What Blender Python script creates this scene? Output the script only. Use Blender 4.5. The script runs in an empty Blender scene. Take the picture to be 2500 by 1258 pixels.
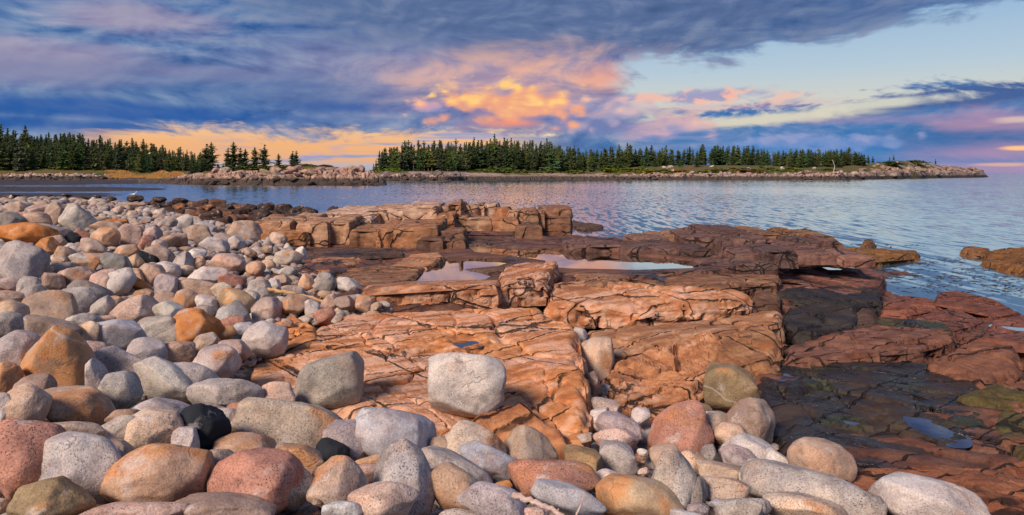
import bpy, bmesh, math, random
import numpy as np
from mathutils import Vector, Matrix
from mathutils.geometry import delaunay_2d_cdt

random.seed(7)
SC = bpy.context.scene
COL = SC.collection

# ------------------------------------------------------------------ camera
F = 1785.0            # focal length in photo pixels (photo 2500 x 1258)
HZ = 424.0            # horizon row in the photo
CAMZ = 3.0            # metres above the sea
cam_d = bpy.data.cameras.new("camera")
cam = bpy.data.objects.new("camera", cam_d)
COL.objects.link(cam)
cam.location = (0, 0, CAMZ)
cam.rotation_euler = (math.pi / 2, 0, 0)
cam_d.sensor_width = 36.0
cam_d.lens = 36.0 * F / 2500.0
cam_d.shift_y = -(629.0 - HZ) / 2500.0
cam_d.clip_start = 0.05
cam_d.clip_end = 90000.0
SC.camera = cam

# ------------------------------------------------------------------ view / render
SC.render.engine = 'CYCLES'
SC.view_settings.view_transform = 'Standard'
SC.view_settings.look = 'None'
SC.view_settings.gamma = 1.0
SC.view_settings.exposure = 0.8
SC.cycles.use_denoising = True
SC.cycles.max_bounces = 6
SC.cycles.diffuse_bounces = 3
SC.cycles.glossy_bounces = 3
SC.cycles.transparent_max_bounces = 6
SC.cycles.caustics_reflective = False
SC.cycles.caustics_refractive = False

# ------------------------------------------------------------------ sun (low, behind the left shoulder, softened by cloud)
SUN_EL, SUN_AZ = math.radians(36), math.radians(-142)    # azimuth from +Y towards +X
sun_d = bpy.data.lights.new("sun", 'SUN')
sun_d.energy = 2.9
sun_d.angle = math.radians(18)
sun_d.color = (1.0, 0.82, 0.66)
sun = bpy.data.objects.new("sun", sun_d)
COL.objects.link(sun)
sdir = Vector((math.sin(SUN_AZ) * math.cos(SUN_EL), math.cos(SUN_AZ) * math.cos(SUN_EL), math.sin(SUN_EL)))
sun.rotation_euler = sdir.to_track_quat('Z', 'Y').to_euler()
sun.location = (-20, -20, 30)


# ------------------------------------------------------------------ tiny node language
class V:
    """wraps a node socket; arithmetic builds Math nodes"""
    def __init__(s, nt, sock):
        s.nt, s.s = nt, sock

    def _m(s, op, *a, clamp=False):
        n = s.nt.nodes.new('ShaderNodeMath')
        n.operation = op
        n.use_clamp = clamp
        for i, q in enumerate((s,) + a):
            if isinstance(q, V):
                s.nt.links.new(q.s, n.inputs[i])
            else:
                n.inputs[i].default_value = float(q)
        return V(s.nt, n.outputs[0])

    def __add__(s, o): return s._m('ADD', o)
    __radd__ = __add__
    def __sub__(s, o): return s._m('SUBTRACT', o)
    def __rsub__(s, o): return const(s.nt, o)._m('SUBTRACT', s)
    def __mul__(s, o): return s._m('MULTIPLY', o)
    __rmul__ = __mul__
    def __truediv__(s, o): return s._m('DIVIDE', o)
    def mx(s, o): return s._m('MAXIMUM', o)
    def mn(s, o): return s._m('MINIMUM', o)
    def pw(s, o): return s._m('POWER', o)
    def ab(s): return s._m('ABSOLUTE')
    def cl(s): return s._m('ADD', 0.0, clamp=True)


def const(nt, v):
    n = nt.nodes.new('ShaderNodeValue')
    n.outputs[0].default_value = float(v)
    return V(nt, n.outputs[0])


def sstep(x, lo, hi):
    """smoothstep lo..hi (lo > hi gives the falling one)"""
    n = x.nt.nodes.new('ShaderNodeMapRange')
    n.interpolation_type = 'SMOOTHSTEP'
    x.nt.links.new(x.s, n.inputs['Value'])
    a, b, t0, t1 = (lo, hi, 0.0, 1.0) if lo < hi else (hi, lo, 1.0, 0.0)
    for k, v in (('From Min', a), ('From Max', b), ('To Min', t0), ('To Max', t1)):
        n.inputs[k].default_value = v
    return V(x.nt, n.outputs['Result'])


def comb(nt, x, y, z):
    n = nt.nodes.new('ShaderNodeCombineXYZ')
    for i, q in enumerate((x, y, z)):
        if isinstance(q, V):
            nt.links.new(q.s, n.inputs[i])
        else:
            n.inputs[i].default_value = float(q)
    return V(nt, n.outputs[0])


def noise(nt, vec, scale=1.0, detail=4.0, rough=0.55, dist=0.0, lac=2.0, color=False):
    n = nt.nodes.new('ShaderNodeTexNoise')
    nt.links.new(vec.s, n.inputs['Vector'])
    n.inputs['Scale'].default_value = scale
    n.inputs['Detail'].default_value = detail
    n.inputs['Roughness'].default_value = rough
    n.inputs['Distortion'].default_value = dist
    n.inputs['Lacunarity'].default_value = lac
    return V(nt, n.outputs['Color' if color else 'Fac'])


def voro(nt, vec, scale, feature='F1', out='Distance', rnd=1.0):
    n = nt.nodes.new('ShaderNodeTexVoronoi')
    n.feature = feature
    nt.links.new(vec.s, n.inputs['Vector'])
    n.inputs['Scale'].default_value = scale
    n.inputs['Randomness'].default_value = rnd
    return V(nt, n.outputs[out])


def mixc(nt, fac, a, b, mode='MIX'):
    n = nt.nodes.new('ShaderNodeMix')
    n.data_type = 'RGBA'
    n.blend_type = mode
    n.clamp_factor = True
    for sock, q in ((n.inputs['Factor'], fac), (n.inputs['A'], a), (n.inputs['B'], b)):
        pass
    fs = [i for i in n.inputs if i.name == 'Factor' and i.type == 'VALUE'][0]
    As = [i for i in n.inputs if i.name == 'A' and i.type == 'RGBA'][0]
    Bs = [i for i in n.inputs if i.name == 'B' and i.type == 'RGBA'][0]
    for sock, q in ((fs, fac), (As, a), (Bs, b)):
        if isinstance(q, V):
            nt.links.new(q.s, sock)
        elif isinstance(q, (tuple, list)):
            sock.default_value = (*q[:3], 1.0)
        else:
            sock.default_value = float(q)
    return V(nt, [o for o in n.outputs if o.type == 'RGBA'][0])


def vmath(nt, op, a, b):
    n = nt.nodes.new('ShaderNodeVectorMath')
    n.operation = op
    for i, q in enumerate((a, b)):
        if isinstance(q, V):
            nt.links.new(q.s, n.inputs[i])
        elif isinstance(q, (tuple, list)):
            n.inputs[i].default_value = q
        else:
            n.inputs['Scale'].default_value = float(q)
    return V(nt, n.outputs[0])


def ramp(nt, fac, stops, mode='LINEAR'):
    n = nt.nodes.new('ShaderNodeValToRGB')
    nt.links.new(fac.s, n.inputs[0])
    cr = n.color_ramp
    cr.interpolation = mode
    while len(cr.elements) < len(stops):
        cr.elements.new(0.5)
    for e, (p, c) in zip(cr.elements, stops):
        e.position = p
        e.color = (*c, 1.0)
    return V(nt, n.outputs[0])


def srgb(r, g, b):
    f = lambda c: (c / 255 / 12.92) if c <= 10 else ((c / 255 + 0.055) / 1.055) ** 2.4
    return (f(r), f(g), f(b))

# ------------------------------------------------------------------ sky: Nishita air with banks of evening cloud over it
def build_sky():
    w = bpy.data.worlds.new("World")
    SC.world = w
    w.use_nodes = True
    nt = w.node_tree
    nt.nodes.clear()
    out = nt.nodes.new('ShaderNodeOutputWorld')
    bg = nt.nodes.new('ShaderNodeBackground')
    nt.links.new(bg.outputs[0], out.inputs[0])
    tc = nt.nodes.new('ShaderNodeTexCoord')
    sep = nt.nodes.new('ShaderNodeSeparateXYZ')
    nt.links.new(tc.outputs['Generated'], sep.inputs[0])
    x, y, z = (V(nt, sep.outputs[i]) for i in range(3))
    hd = (x * x + y * y)._m('SQRT').mx(0.001)
    az = x._m('ARCTAN2', y)                 # 0 ahead, + to the right
    el = z / hd
    U = az * 10.0                           # 1 unit = 5.7 degrees
    E = el.mx(-0.01) * 10.0

    def pu(px): return math.atan((px - 1250) / F) * 10
    def pe(px, py): return (HZ - py) / F * math.cos(math.atan((px - 1250) / F)) * 10

    # --- shared noise fields
    wc = nt.nodes.new('ShaderNodeTexNoise')
    nt.links.new(comb(nt, U * 0.55, E * 1.6, 3.1).s, wc.inputs['Vector'])
    wc.inputs['Scale'].default_value = 1.0
    wc.inputs['Detail'].default_value = 1.5
    wsp = nt.nodes.new('ShaderNodeSeparateXYZ')
    nt.links.new(wc.outputs['Color'], wsp.inputs[0])
    Uw = U + (V(nt, wsp.outputs[0]) - 0.5) * 1.6
    Ew = E + (V(nt, wsp.outputs[1]) - 0.5) * 0.55
    big = V(nt, wsp.outputs[2])
    strk = noise(nt, comb(nt, Uw * 0.85, Ew * 4.4, 0.0), 1.0, 7, 0.60)        # long streaks
    Ub, Eb = Uw * 1.5 + U * 0.4, Ew * 2.2 + E * 1.2
    bil = noise(nt, comb(nt, Ub, Eb, 5.0), 1.0, 5, 0.56)      # billows
    bil2 = noise(nt, comb(nt, Ub + 0.16, Eb - 0.26, 5.0), 1.0, 2, 0.5)
    fine = noise(nt, comb(nt, Uw * 5.0, E * 13.0, 9.0), 1.0, 3, 0.6)
    relief = (bil - bil2)                  # + where the upper left of a billow faces the light
    puff = voro(nt, comb(nt, U * 5.0 + bil * 1.4, E * 7.5 + strk * 1.2, 2.0), 1.0, 'SMOOTH_F1')
    bs = bil * 0.5 + strk * 0.5
    sf = strk * 0.65 + fine * 0.35
    bf = bil * 0.6 + fine * 0.4

    shear = {}

    def blob(px, py, rx, ry, slope=0.0, soft=0.5, rag=1.0, n=None):
        """soft ellipse in sky angles, edge torn by noise"""
        u0, e0 = pu(px), pe(px, py)
        k = math.cos(math.atan((px - 1250) / F))
        if slope not in shear:
            shear[slope] = comb(nt, U, (E - U * slope) if slope else E, 0.0)
        sx, sy = 1 / (rx / F * 10 * k * k), 1 / (ry / F * 10 * k)
        m = nt.nodes.new('ShaderNodeVectorMath')
        m.operation = 'MULTIPLY_ADD'
        nt.links.new(shear[slope].s, m.inputs[0])
        m.inputs[1].default_value = (sx, sy, 0)
        m.inputs[2].default_value = (-u0 * sx, -(e0 - u0 * slope) * sy, 0)
        ln = nt.nodes.new('ShaderNodeVectorMath')
        ln.operation = 'LENGTH'
        nt.links.new(m.outputs[0], ln.inputs[0])
        q = n if n is not None else strk
        d = q._m('MULTIPLY_ADD', -2.2 * rag, V(nt, ln.outputs['Value']))
        return sstep(d, 1.0 + soft - 1.1 * rag, 1.0 - soft - 1.1 * rag)

    def edge(pts, soft, rag, n):
        """1 above a poly-line of photo points (continued level beyond its ends)"""
        fc = nt.nodes.new('ShaderNodeFloatCurve')
        us = [(pu(a), pe(a, b)) for a, b in pts]
        lo, hi = -7.0, 7.0
        cm = fc.mapping
        cv = cm.curves[0]
        P = [(lo, us[0][1])] + us + [(hi, us[-1][1])]
        P = [((a - lo) / (hi - lo), b / 4.0 + 0.25) for a, b in P]
        while len(cv.points) < len(P):
            cv.points.new(0.5, 0.5)
        for p_, (a, b) in zip(cv.points, P):
            p_.location = (a, b)
            p_.handle_type = 'AUTO_CLAMPED'
        cm.use_clip = False
        cm.update()
        t = (U - lo) / (hi - lo)
        nt.links.new(t.s, fc.inputs['Value'])
        h = (V(nt, fc.outputs[0]) - 0.25) * 4.0
        d = E - h + (n - 0.5) * rag
        return sstep(d, -soft, soft)

    # --- clear air: Nishita mixed with the glow of the evening
    st = nt.nodes.new('ShaderNodeTexSky')
    st.sky_type = 'NISHITA'
    st.sun_disc = False
    st.sun_elevation = SUN_EL
    st.sun_rotation = SUN_AZ
    st.altitude = 0
    nish = vmath(nt, 'SCALE', V(nt, st.outputs[0]), 0.0)
    nish.s.node.inputs['Scale'].default_value = 0.075
    eh = (E / 3.0).cl()
    airR = ramp(nt, eh, [(0.0, srgb(232, 206, 164)), (0.25, srgb(216, 208, 186)), (0.45, srgb(178, 198, 212)), (0.75, srgb(136, 174, 212)), (1.0, srgb(104, 150, 202))])
    airL = ramp(nt, eh, [(0.0, srgb(146, 170, 204)), (0.032, srgb(184, 176, 186)), (0.06, srgb(232, 172, 128)), (0.13, srgb(242, 176, 116)), (0.20, srgb(240, 192, 148)), (1.0, srgb(160, 180, 214))])
    lr = sstep(U, pu(1150), pu(1500))
    air = mixc(nt, lr, airL, airR)
    air = mixc(nt, 0.12, air, nish)

    # --- main deck of violet-blue cloud: everything but the clear wedge and the strip of afterglow
    tone = ((big * 0.25 + strk * 0.5 + bil * .25 - 0.5) * 2.3 + 0.5 + relief * 0.9).cl()
    deck = ramp(nt, tone, [(0.15, srgb(42, 86, 142)), (0.40, srgb(80, 112, 162)), (0.6, srgb(108, 134, 172)), (0.85, srgb(142, 154, 182))])
    # warm rose light on the thinner parts
    rose = blob(80, 150, 330, 50, 0.0, 0.7, 0.8) .mx(blob(330, 45, 190, 38, 0, .7, 1.1) * 0.85).mx(blob(420, 175, 420, 22, 0, .8, .9) * .6).mx(blob(1050, 180, 380, 90, 0, .9, .5) * .6)
    deck = mixc(nt, rose * 0.6, deck, srgb(184, 160, 176))
    # deep blue base low on the left
    deep = blob(250, 268, 520, 24, -0.02, 0.6, 1.2).mx(blob(950, 262, 300, 12, 0, .8, 1.2) * .8).mx(blob(40, 300, 320, 16, 0, .7, 1.) * .9)
    deck = mixc(nt, deep * 0.8, deck, srgb(22, 82, 156))
    vio = blob(500, 205, 620, 42, -0.03, 0.7, 1.0)
    deck = mixc(nt, vio * 0.5, deck, srgb(74, 106, 156))
    # slate mass overhead, centre and right
    slate = blob(1400, 30, 760, 105, -0.02, 0.45, 1.1, bs).mx(blob(1650, 105, 250, 32, 0.05, .6, 1.0, bs))
    scol = ramp(nt, ((bs - .5) * .75 + .5 + relief * 0.25), [(0.25, srgb(58, 84, 122)), (0.5, srgb(88, 108, 148)), (0.8, srgb(136, 148, 174))])
    deck = mixc(nt, slate * 0.9, deck, scol)
    lit = blob(1290, 190, 270, 60, 0.05, 0.9, 0.8, bs)
    deck = mixc(nt, lit * 0.75, deck, mixc(nt, sstep(bs, .4, .60), srgb(176, 148, 166), srgb(240, 178, 146)))

    # clear wedge on the right, open upwards to the right
    lowtop = edge([(1480, 150), (1600, 140), (1760, 142), (1870, 118), (2000, 100), (2200, 58), (2500, -6), (3100, -120)], 0.10, 1.15, bs)
    lft = sstep(U + (bil - 0.5) * 1.1 + (fine - .5) * .3 - E * 0.08, pu(1470), pu(1540))
    clear = (1.0 - lowtop) * lft
    # lower right bank
    bank = edge([(1350, 330), (1500, 292), (1640, 272), (1790, 282), (1900, 262), (2080, 246), (2250, 214), (2500, 196), (3100, 180)], 0.10, 1.2, sf)
    # afterglow strip, low ahead and to the left
    glowtop = edge([(-900, 330), (150, 336), (330, 318), (560, 318), (760, 326), (1000, 318), (1300, 318), (1500, 330)], 0.11, 0.95, sf)
    gs = sstep(U, pu(60), pu(330)) * sstep(U, pu(1420), pu(1150))
    glow = (1.0 - glowtop) * gs
    col = mixc(nt, (clear.mx(glow)), deck, air)

    # streaks crossing the afterglow towards the centre
    st2 = noise(nt, comb(nt, Uw * 0.8, E * 11.0, 31.0), 1.0, 4, 0.55)
    sm = sstep(st2, 0.48, 0.64) * glow * sstep(U, pu(420), pu(760))
    col = mixc(nt, sm * 0.85, col, mixc(nt, sstep(st2, .5, .8), srgb(150, 160, 196), srgb(110, 138, 190)))
    # a few small dark scraps in the glow
    scr = sstep(bf, 0.60, 0.68) * glow * sstep(E, 0.30, 0.42)
    col = mixc(nt, scr * 0.55, col, srgb(130, 128, 160))
    # pale gap low under the cumulus
    gap = blob(1330, 318, 60, 14, 0, .4, .9, bil)
    col = mixc(nt, gap, col, srgb(250, 222, 172))

    # lower right bank colours
    bankt = ((sf) - 0.5) * 1.5 + 0.5
    bcol = ramp(nt, bankt, [(0.2, srgb(40, 98, 162)), (0.42, srgb(78, 120, 172)), (0.6, srgb(116, 136, 178)), (0.85, srgb(176, 158, 182))])
    hlow = sstep(E, 0.75, 0.25)
    bcol = mixc(nt, hlow * 0.55 * sstep(U, pu(1500), pu(1800)), bcol, srgb(56, 122, 182))
    bdk = blob(2350, 232, 420, 30, 0.06, .5, 1.0).mx(blob(2420, 330, 240, 40, 0, .8, .8) * .7)
    bcol = mixc(nt, bdk * 0.75, bcol, srgb(62, 86, 140))
    bm = (1.0 - bank) * sstep(U, pu(1360), pu(1600))
    # openings of pale light in the bank
    opn = blob(1850, 293, 260, 14, 0.07, .6, 1.1, sf).mx(blob(2130, 256, 200, 12, 0.07, .6, 1.2, sf)).mx(blob(2490, 292, 60, 8, 0, .6, 1))
    bm = bm * (1.0 - opn * 0.92)
    col = mixc(nt, bm, col, bcol)
    pnk = blob(2440, 292, 150, 26, 0, .8, 1.0).mx(blob(2420, 372, 180, 20, 0, .8, .8)).mx(blob(2460, 412, 260, 16, 0, .8, .4)).mx(blob(1780, 262, 200, 10, .02, .7, 1.1) * .8).mx(blob(2250, 290, 300, 10, .0, .8, 1.) * .45)
    col = mixc(nt, pnk * 0.5, col, srgb(204, 150, 168))
    hot = blob(2490, 362, 46, 5, 0, .6, .7).mx(blob(2440, 402, 60, 4, 0, .6, 1.) * .5)
    col = mixc(nt, hot * 0.9, col, srgb(255, 196, 132))

    # small rose-tipped cloud in the wedge
    sc1 = blob(1720, 234, 120, 17, 0.05, .5, 1.3, bf).mx(blob(1560, 240, 90, 10, 0, .6, 1.2, bf) * .8).mx(blob(1920, 238, 70, 10, 0.05, .7, 1.4, fine) * .6)
    col = mixc(nt, sc1 * 0.9, col, mixc(nt, sstep(relief, -.05, .06), srgb(150, 148, 186), srgb(242, 176, 154)))

    # --- cumulus heaped over the island
    def cumulus(px, py, rx, ry, base, tops, midc, lowc, rag=1.0):
        cn = bil * .55 + (0.75 - puff) * .5
        m = blob(px, py, rx, ry, 0, 0.30, rag, cn + (fine - .5) * .25)
        m = m * sstep(E + (fine - .5) * .25, pe(px, base) - 0.05, pe(px, base) + 0.06)
        h = ((E - pe(px, base)) / (pe(px, py - ry) - pe(px, base)))
        sh = h + relief * 1.6 + (.42 - puff) * 1.1
        c = mixc(nt, sstep(sh, 0.05, 0.62), lowc, midc)
        return m, mixc(nt, sstep(sh, 0.58, 1.15), c, tops)

    for args in ((1985, 350, 230, 24, 374, srgb(164, 166, 202), srgb(128, 150, 200), srgb(80, 128, 194), 1.2),
                 (1060, 264, 70, 20, 282, srgb(238, 176, 160), srgb(196, 156, 176), srgb(140, 142, 186), 1.2),
                 (1610, 316, 135, 38, 344, srgb(246, 192, 164), srgb(204, 168, 176), srgb(140, 144, 186), .9),
                 (1430, 290, 200, 56, 332, srgb(206, 176, 182), srgb(160, 152, 182), srgb(112, 124, 170), .9),
                 (1235, 272, 190, 68, 320, srgb(255, 204, 120), srgb(236, 162, 124), srgb(146, 130, 162), 1.0)):
        m, c = cumulus(*args)
        col = mixc(nt, m * (0.6 if args[0] > 1900 else .92), col, c)
    emb = blob(1250, 300, 60, 10, 0, .7, .8, bil).mx(blob(1470, 195, 50, 36, 0, .8, 1., bs) * .35)
    col = mixc(nt, emb * 0.7, col, srgb(250, 150, 104))

    # the sky over and behind the camera: the same violet-blue deck, brighter towards the hidden sun
    up = sstep(E, 2.9, 6.0)
    zen = mixc(nt, sstep(big, .35, .65), srgb(84, 104, 150), srgb(122, 134, 172))
    col = mixc(nt, up, col, zen)
    nt.links.new(col.s, bg.inputs['Color'])
    bg.inputs['Strength'].default_value = SKY_K
    w.cycles.sampling_method = 'NONE'


SKY_K = 0.62
build_sky()

# ------------------------------------------------------------------ numpy noise
_rs = np.random.RandomState(11)
_perm = np.concatenate([_rs.permutation(512)] * 3)
_grad = _rs.normal(size=(512, 3))
_grad /= np.linalg.norm(_grad, axis=1)[:, None]


def pnoise(p):
    """gradient noise, p (n,3) -> about -0.7..0.7"""
    i = np.floor(p).astype(int)
    f = p - i
    u = f * f * f * (f * (f * 6 - 15) + 10)
    r = np.zeros(len(p))
    for dx in (0, 1):
        wx = u[:, 0] if dx else 1 - u[:, 0]
        for dy in (0, 1):
            wy = u[:, 1] if dy else 1 - u[:, 1]
            for dz in (0, 1):
                wz = u[:, 2] if dz else 1 - u[:, 2]
                h = _perm[(_perm[(_perm[(i[:, 0] + dx) & 511] + i[:, 1] + dy) & 511] + i[:, 2] + dz) & 511]
                g = _grad[h]
                r += wx * wy * wz * (g[:, 0] * (f[:, 0] - dx) + g[:, 1] * (f[:, 1] - dy) + g[:, 2] * (f[:, 2] - dz))
    return r


def fbm(p, oct=4, gain=0.5, ridge=False):
    r = np.zeros(len(p))
    a = 1.0
    for k in range(oct):
        n = pnoise(p * (2.03 ** k) + 13.7 * k)
        r += a * ((0.35 - np.abs(n)) if ridge else n)
        a *= gain
    return r


def cells(x, y, seed=0, full=False):
    """2D jittered cells: distance to the cell border, a random value of the cell (and the offset from its centre)"""
    ix, iy = np.floor(x).astype(int), np.floor(y).astype(int)
    d1 = np.full(len(x), 9.0)
    d2 = np.full(len(x), 9.0)
    v1, ox, oy = np.zeros(len(x)), np.zeros(len(x)), np.zeros(len(x))
    for dx in (-1, 0, 1):
        for dy in (-1, 0, 1):
            h = _perm[(_perm[(ix + dx + seed * 31) & 511] + iy + dy) & 511]
            cx = ix + dx + 0.1 + 0.8 * ((h * 7919) % 997) / 997.0
            cy = iy + dy + 0.1 + 0.8 * ((h * 104729) % 991) / 991.0
            d = np.hypot(x - cx, y - cy)
            nb = d < d1
            d2 = np.where(nb, d1, np.minimum(d2, d))
            v1 = np.where(nb, (h * 613 % 1009) / 1009.0, v1)
            ox, oy = np.where(nb, x - cx, ox), np.where(nb, y - cy, oy)
            d1 = np.where(nb, d, d1)
    return (d2 - d1, v1, ox, oy) if full else (d2 - d1, v1)


def facets(x, y, seed, tilt):
    """broken rock: flat cells at their own height and tilt; returns height (about -1..1) and border distance"""
    e, v, ox, oy = cells(x, y, seed, True)
    h1, h2 = (v * 7.31) % 1.0, (v * 13.77) % 1.0
    return (v - .5) * 1.2 + tilt * ((h1 - .5) * ox + (h2 - .5) * oy) * 2.0, e


# ------------------------------------------------------------------ places
def at(px, py, z):
    Y = (CAMZ - z) * F / (py - HZ)
    return ((px - 1250) / F * Y, Y, z)


def atY(px, py, Y):
    return ((px - 1250) / F * Y, Y, CAMZ - (py - HZ) * Y / F)


def to_px(p):
    return (1250 + F * p[0] / p[1], HZ + F * (CAMZ - p[2]) / p[1])


def idw(ctrl, soft=0.02):
    """smooth height from (px,py,z) control points, weighted in (bearing, log distance)"""
    P = np.array([at(*c) for c in ctrl])
    cu, cv, cz = P[:, 0] / P[:, 1], np.log(P[:, 1]) * 0.9, P[:, 2]

    def h(x, y):
        x, y = np.atleast_1d(x).astype(float), np.atleast_1d(y).astype(float)
        u, v = x / y, np.log(y) * 0.9
        out = np.zeros(len(x))
        for s in range(0, len(x), 60000):
            d = (u[s:s + 60000, None] - cu) ** 2 + (v[s:s + 60000, None] - cv) ** 2 + soft ** 2
            w = d ** -1.7
            out[s:s + 60000] = (w * cz).sum(1) / w.sum(1)
        return out
    return h


# ------------------------------------------------------------------ objects
def tag(o, label=None, cat=None, group=None, kind=None):
    if label: o["label"] = label
    if cat: o["category"] = cat
    if group: o["group"] = group
    if kind: o["kind"] = kind
    return o


def empty(name, loc=(0, 0, 0)):
    o = bpy.data.objects.new(name, None)
    o.location = loc
    o.empty_display_size = 0.2
    COL.objects.link(o)
    return o


def mesh(name, verts, faces, smooth=True, mat=None):
    me = bpy.data.meshes.new(name)
    verts = np.asarray(verts, dtype=np.float32)
    faces = np.asarray(faces, dtype=np.int32)
    k = faces.shape[1]
    me.vertices.add(len(verts))
    me.vertices.foreach_set("co", verts.ravel())
    me.loops.add(faces.size)
    me.loops.foreach_set("vertex_index", faces.ravel())
    me.polygons.add(len(faces))
    me.polygons.foreach_set("loop_start", np.arange(len(faces), dtype=np.int32) * k)
    me.update(calc_edges=True)
    me.validate()
    me.polygons.foreach_set("use_smooth", np.full(len(me.polygons), smooth))
    if mat: me.materials.append(mat)
    return me


def obj(name, me, parent=None, color=None):
    o = bpy.data.objects.new(name, me)
    COL.objects.link(o)
    if parent is not None: o.parent = parent
    if color is not None: o.color = (*color, 1.0)
    return o


def fattr(me, name, vals):
    a = me.attributes.new(name, 'FLOAT', 'POINT')
    a.data.foreach_set("value", np.asarray(vals, dtype=np.float32))


def grid_faces(nu, nv):
    i = np.arange(nu * nv).reshape(nu, nv)
    return np.stack([i[:-1, :-1], i[1:, :-1], i[1:, 1:], i[:-1, 1:]], -1).reshape(-1, 4)


# ------------------------------------------------------------------ materials
def new_mat(name):
    m = bpy.data.materials.new(name)
    m.use_nodes = True
    nt = m.node_tree
    nt.nodes.clear()
    out = nt.nodes.new('ShaderNodeOutputMaterial')
    p = nt.nodes.new('ShaderNodeBsdfPrincipled')
    nt.links.new(p.outputs[0], out.inputs[0])
    return m, nt, p


def put(nt, p, key, q):
    if isinstance(q, V): nt.links.new(q.s, p.inputs[key])
    elif isinstance(q, (tuple, list)): p.inputs[key].default_value = (*q[:3], 1.0)
    else: p.inputs[key].default_value = q


def bump(nt, p, h, dist, strength=1.0):
    b = nt.nodes.new('ShaderNodeBump')
    b.inputs['Strength'].default_value = strength
    b.inputs['Distance'].default_value = dist
    nt.links.new(h.s, b.inputs['Height'])
    nt.links.new(b.outputs[0], p.inputs['Normal'])
    return b


def attr(nt, name, typ='GEOMETRY', out='Fac'):
    n = nt.nodes.new('ShaderNodeAttribute')
    n.attribute_type = typ
    n.attribute_name = name
    return V(nt, n.outputs[out])


def geo(nt, k='Position'):
    return V(nt, nt.nodes.new('ShaderNodeNewGeometry').outputs[k])


def oinfo(nt):
    n = nt.nodes.new('ShaderNodeObjectInfo')
    return V(nt, n.outputs['Color']), V(nt, n.outputs['Random'])


def sepz(nt, v, i=2):
    s = nt.nodes.new('ShaderNodeSeparateXYZ')
    nt.links.new(v.s, s.inputs[0])
    return V(nt, s.outputs[i])


# weathered granite boulder: grain, specks, iron stain, hairline cracks
def granite_mat():
    m, nt, p = new_mat("granite")
    pos = geo(nt)
    oc, rnd = oinfo(nt)
    off = comb(nt, rnd * 91.0, rnd * 57.0, rnd * 33.0)
    q = vmath(nt, 'ADD', pos, off)
    stain = attr(nt, 'stain', 'OBJECT')
    speck = attr(nt, 'speck', 'OBJECT')
    crack = attr(nt, 'crack', 'OBJECT')
    lo = noise(nt, q, 3.2, 3, .55)
    mid = noise(nt, q, 15.0, 5, .66)
    hi = noise(nt, q, 85.0, 3, .65)
    # slow drift of tone, warm and cool
    c = mixc(nt, sstep(lo, .35, .68), vmath(nt, 'MULTIPLY', oc, (0.80, 0.78, 0.80)), vmath(nt, 'MULTIPLY', oc, (1.16, 1.14, 1.1)))
    hue = noise(nt, vmath(nt, 'ADD', q, (11., 71., 5.)), 2.0, 3, .6)
    c = mixc(nt, sstep(hue, .50, .66) * .5, c, vmath(nt, 'MULTIPLY', c, (1.18, .92, .76)))
    c = mixc(nt, sstep(hue, .46, .32) * .5, c, vmath(nt, 'MULTIPLY', c, (.84, .96, 1.12)))
    sn = noise(nt, vmath(nt, 'ADD', q, (31., 7., 3.)), 2.6, 3, .6)
    sm = sstep(sn + stain * 0.30, 0.64, 0.82)
    c = mixc(nt, sm * 0.8, c, mixc(nt, sstep(mid, .3, .7), (.50, .17, .045), (.56, .29, .12)))
    c = mixc(nt, sstep(mid, .46, .70) * .62, c, vmath(nt, 'MULTIPLY', c, (.66, .60, .58)))
    gm_ = noise(nt, vmath(nt, 'ADD', q, (3., 51., 17.)), 4.5, 4, .62)
    c = mixc(nt, sstep(gm_, .53, .66) * .7, c, vmath(nt, 'MULTIPLY', oc, (.50, .47, .47)))
    c = mixc(nt, sstep(gm_, .42, .30) * .5, c, (.56, .50, .47))
    # grain
    c = mixc(nt, sstep(hi, .52, .68) * .6, c, vmath(nt, 'MULTIPLY', c, (1.4, 1.38, 1.36)))
    c = mixc(nt, sstep(hi, .50, .36) * .7 * speck.mn(1.0), c, vmath(nt, 'MULTIPLY', c, (.42, .38, .38)))
    # pale quartz veins on some stones
    qx, qy, qz = sepz(nt, q, 0), sepz(nt, q, 1), sepz(nt, q, 2)
    qv = (qx * .5 + qy * .25 + qz * .8 + lo * .12)._m('FRACT')
    vein = sstep((qv - .5).ab() + (mid - .5) * .008, .010, .003) * sstep(rnd, .72, .75) * crack
    c = mixc(nt, vein * .5, c, (.58, .53, .49))
    # dark pits
    vd = voro(nt, q, 62.0)
    pit = sstep(vd + (mid - .5) * .9 + (lo - .5) * .4, .22, .10) * speck
    c = mixc(nt, pit * .75, c, (.035, .028, .026))
    # hairline cracks and veins
    wq = vmath(nt, 'ADD', q, vmath(nt, 'SCALE', noise(nt, q, 5.0, 3, .6, color=True), 0.16))
    wq.s.node.inputs[1].links
    ve = voro(nt, vmath(nt, 'MULTIPLY', wq, (.5, 1.0, 1.3)), 3.2, 'DISTANCE_TO_EDGE')
    gate = sstep(sn * .6 + lo * .4, .52, .60)
    ck = sstep(ve, .020, .004) * gate * crack * .30
    c = mixc(nt, ck * .8, c, (.05, .035, .03))
    put(nt, p, 'Base Color', c)
    put(nt, p, 'Roughness', 0.82)
    put(nt, p, 'Specular IOR Level', 0.25)
    h = mid * .6 + hi * .22 - pit * .4 - ck * .9 + lo * .5
    bump(nt, p, h, 0.02, 0.75)
    return m


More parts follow.
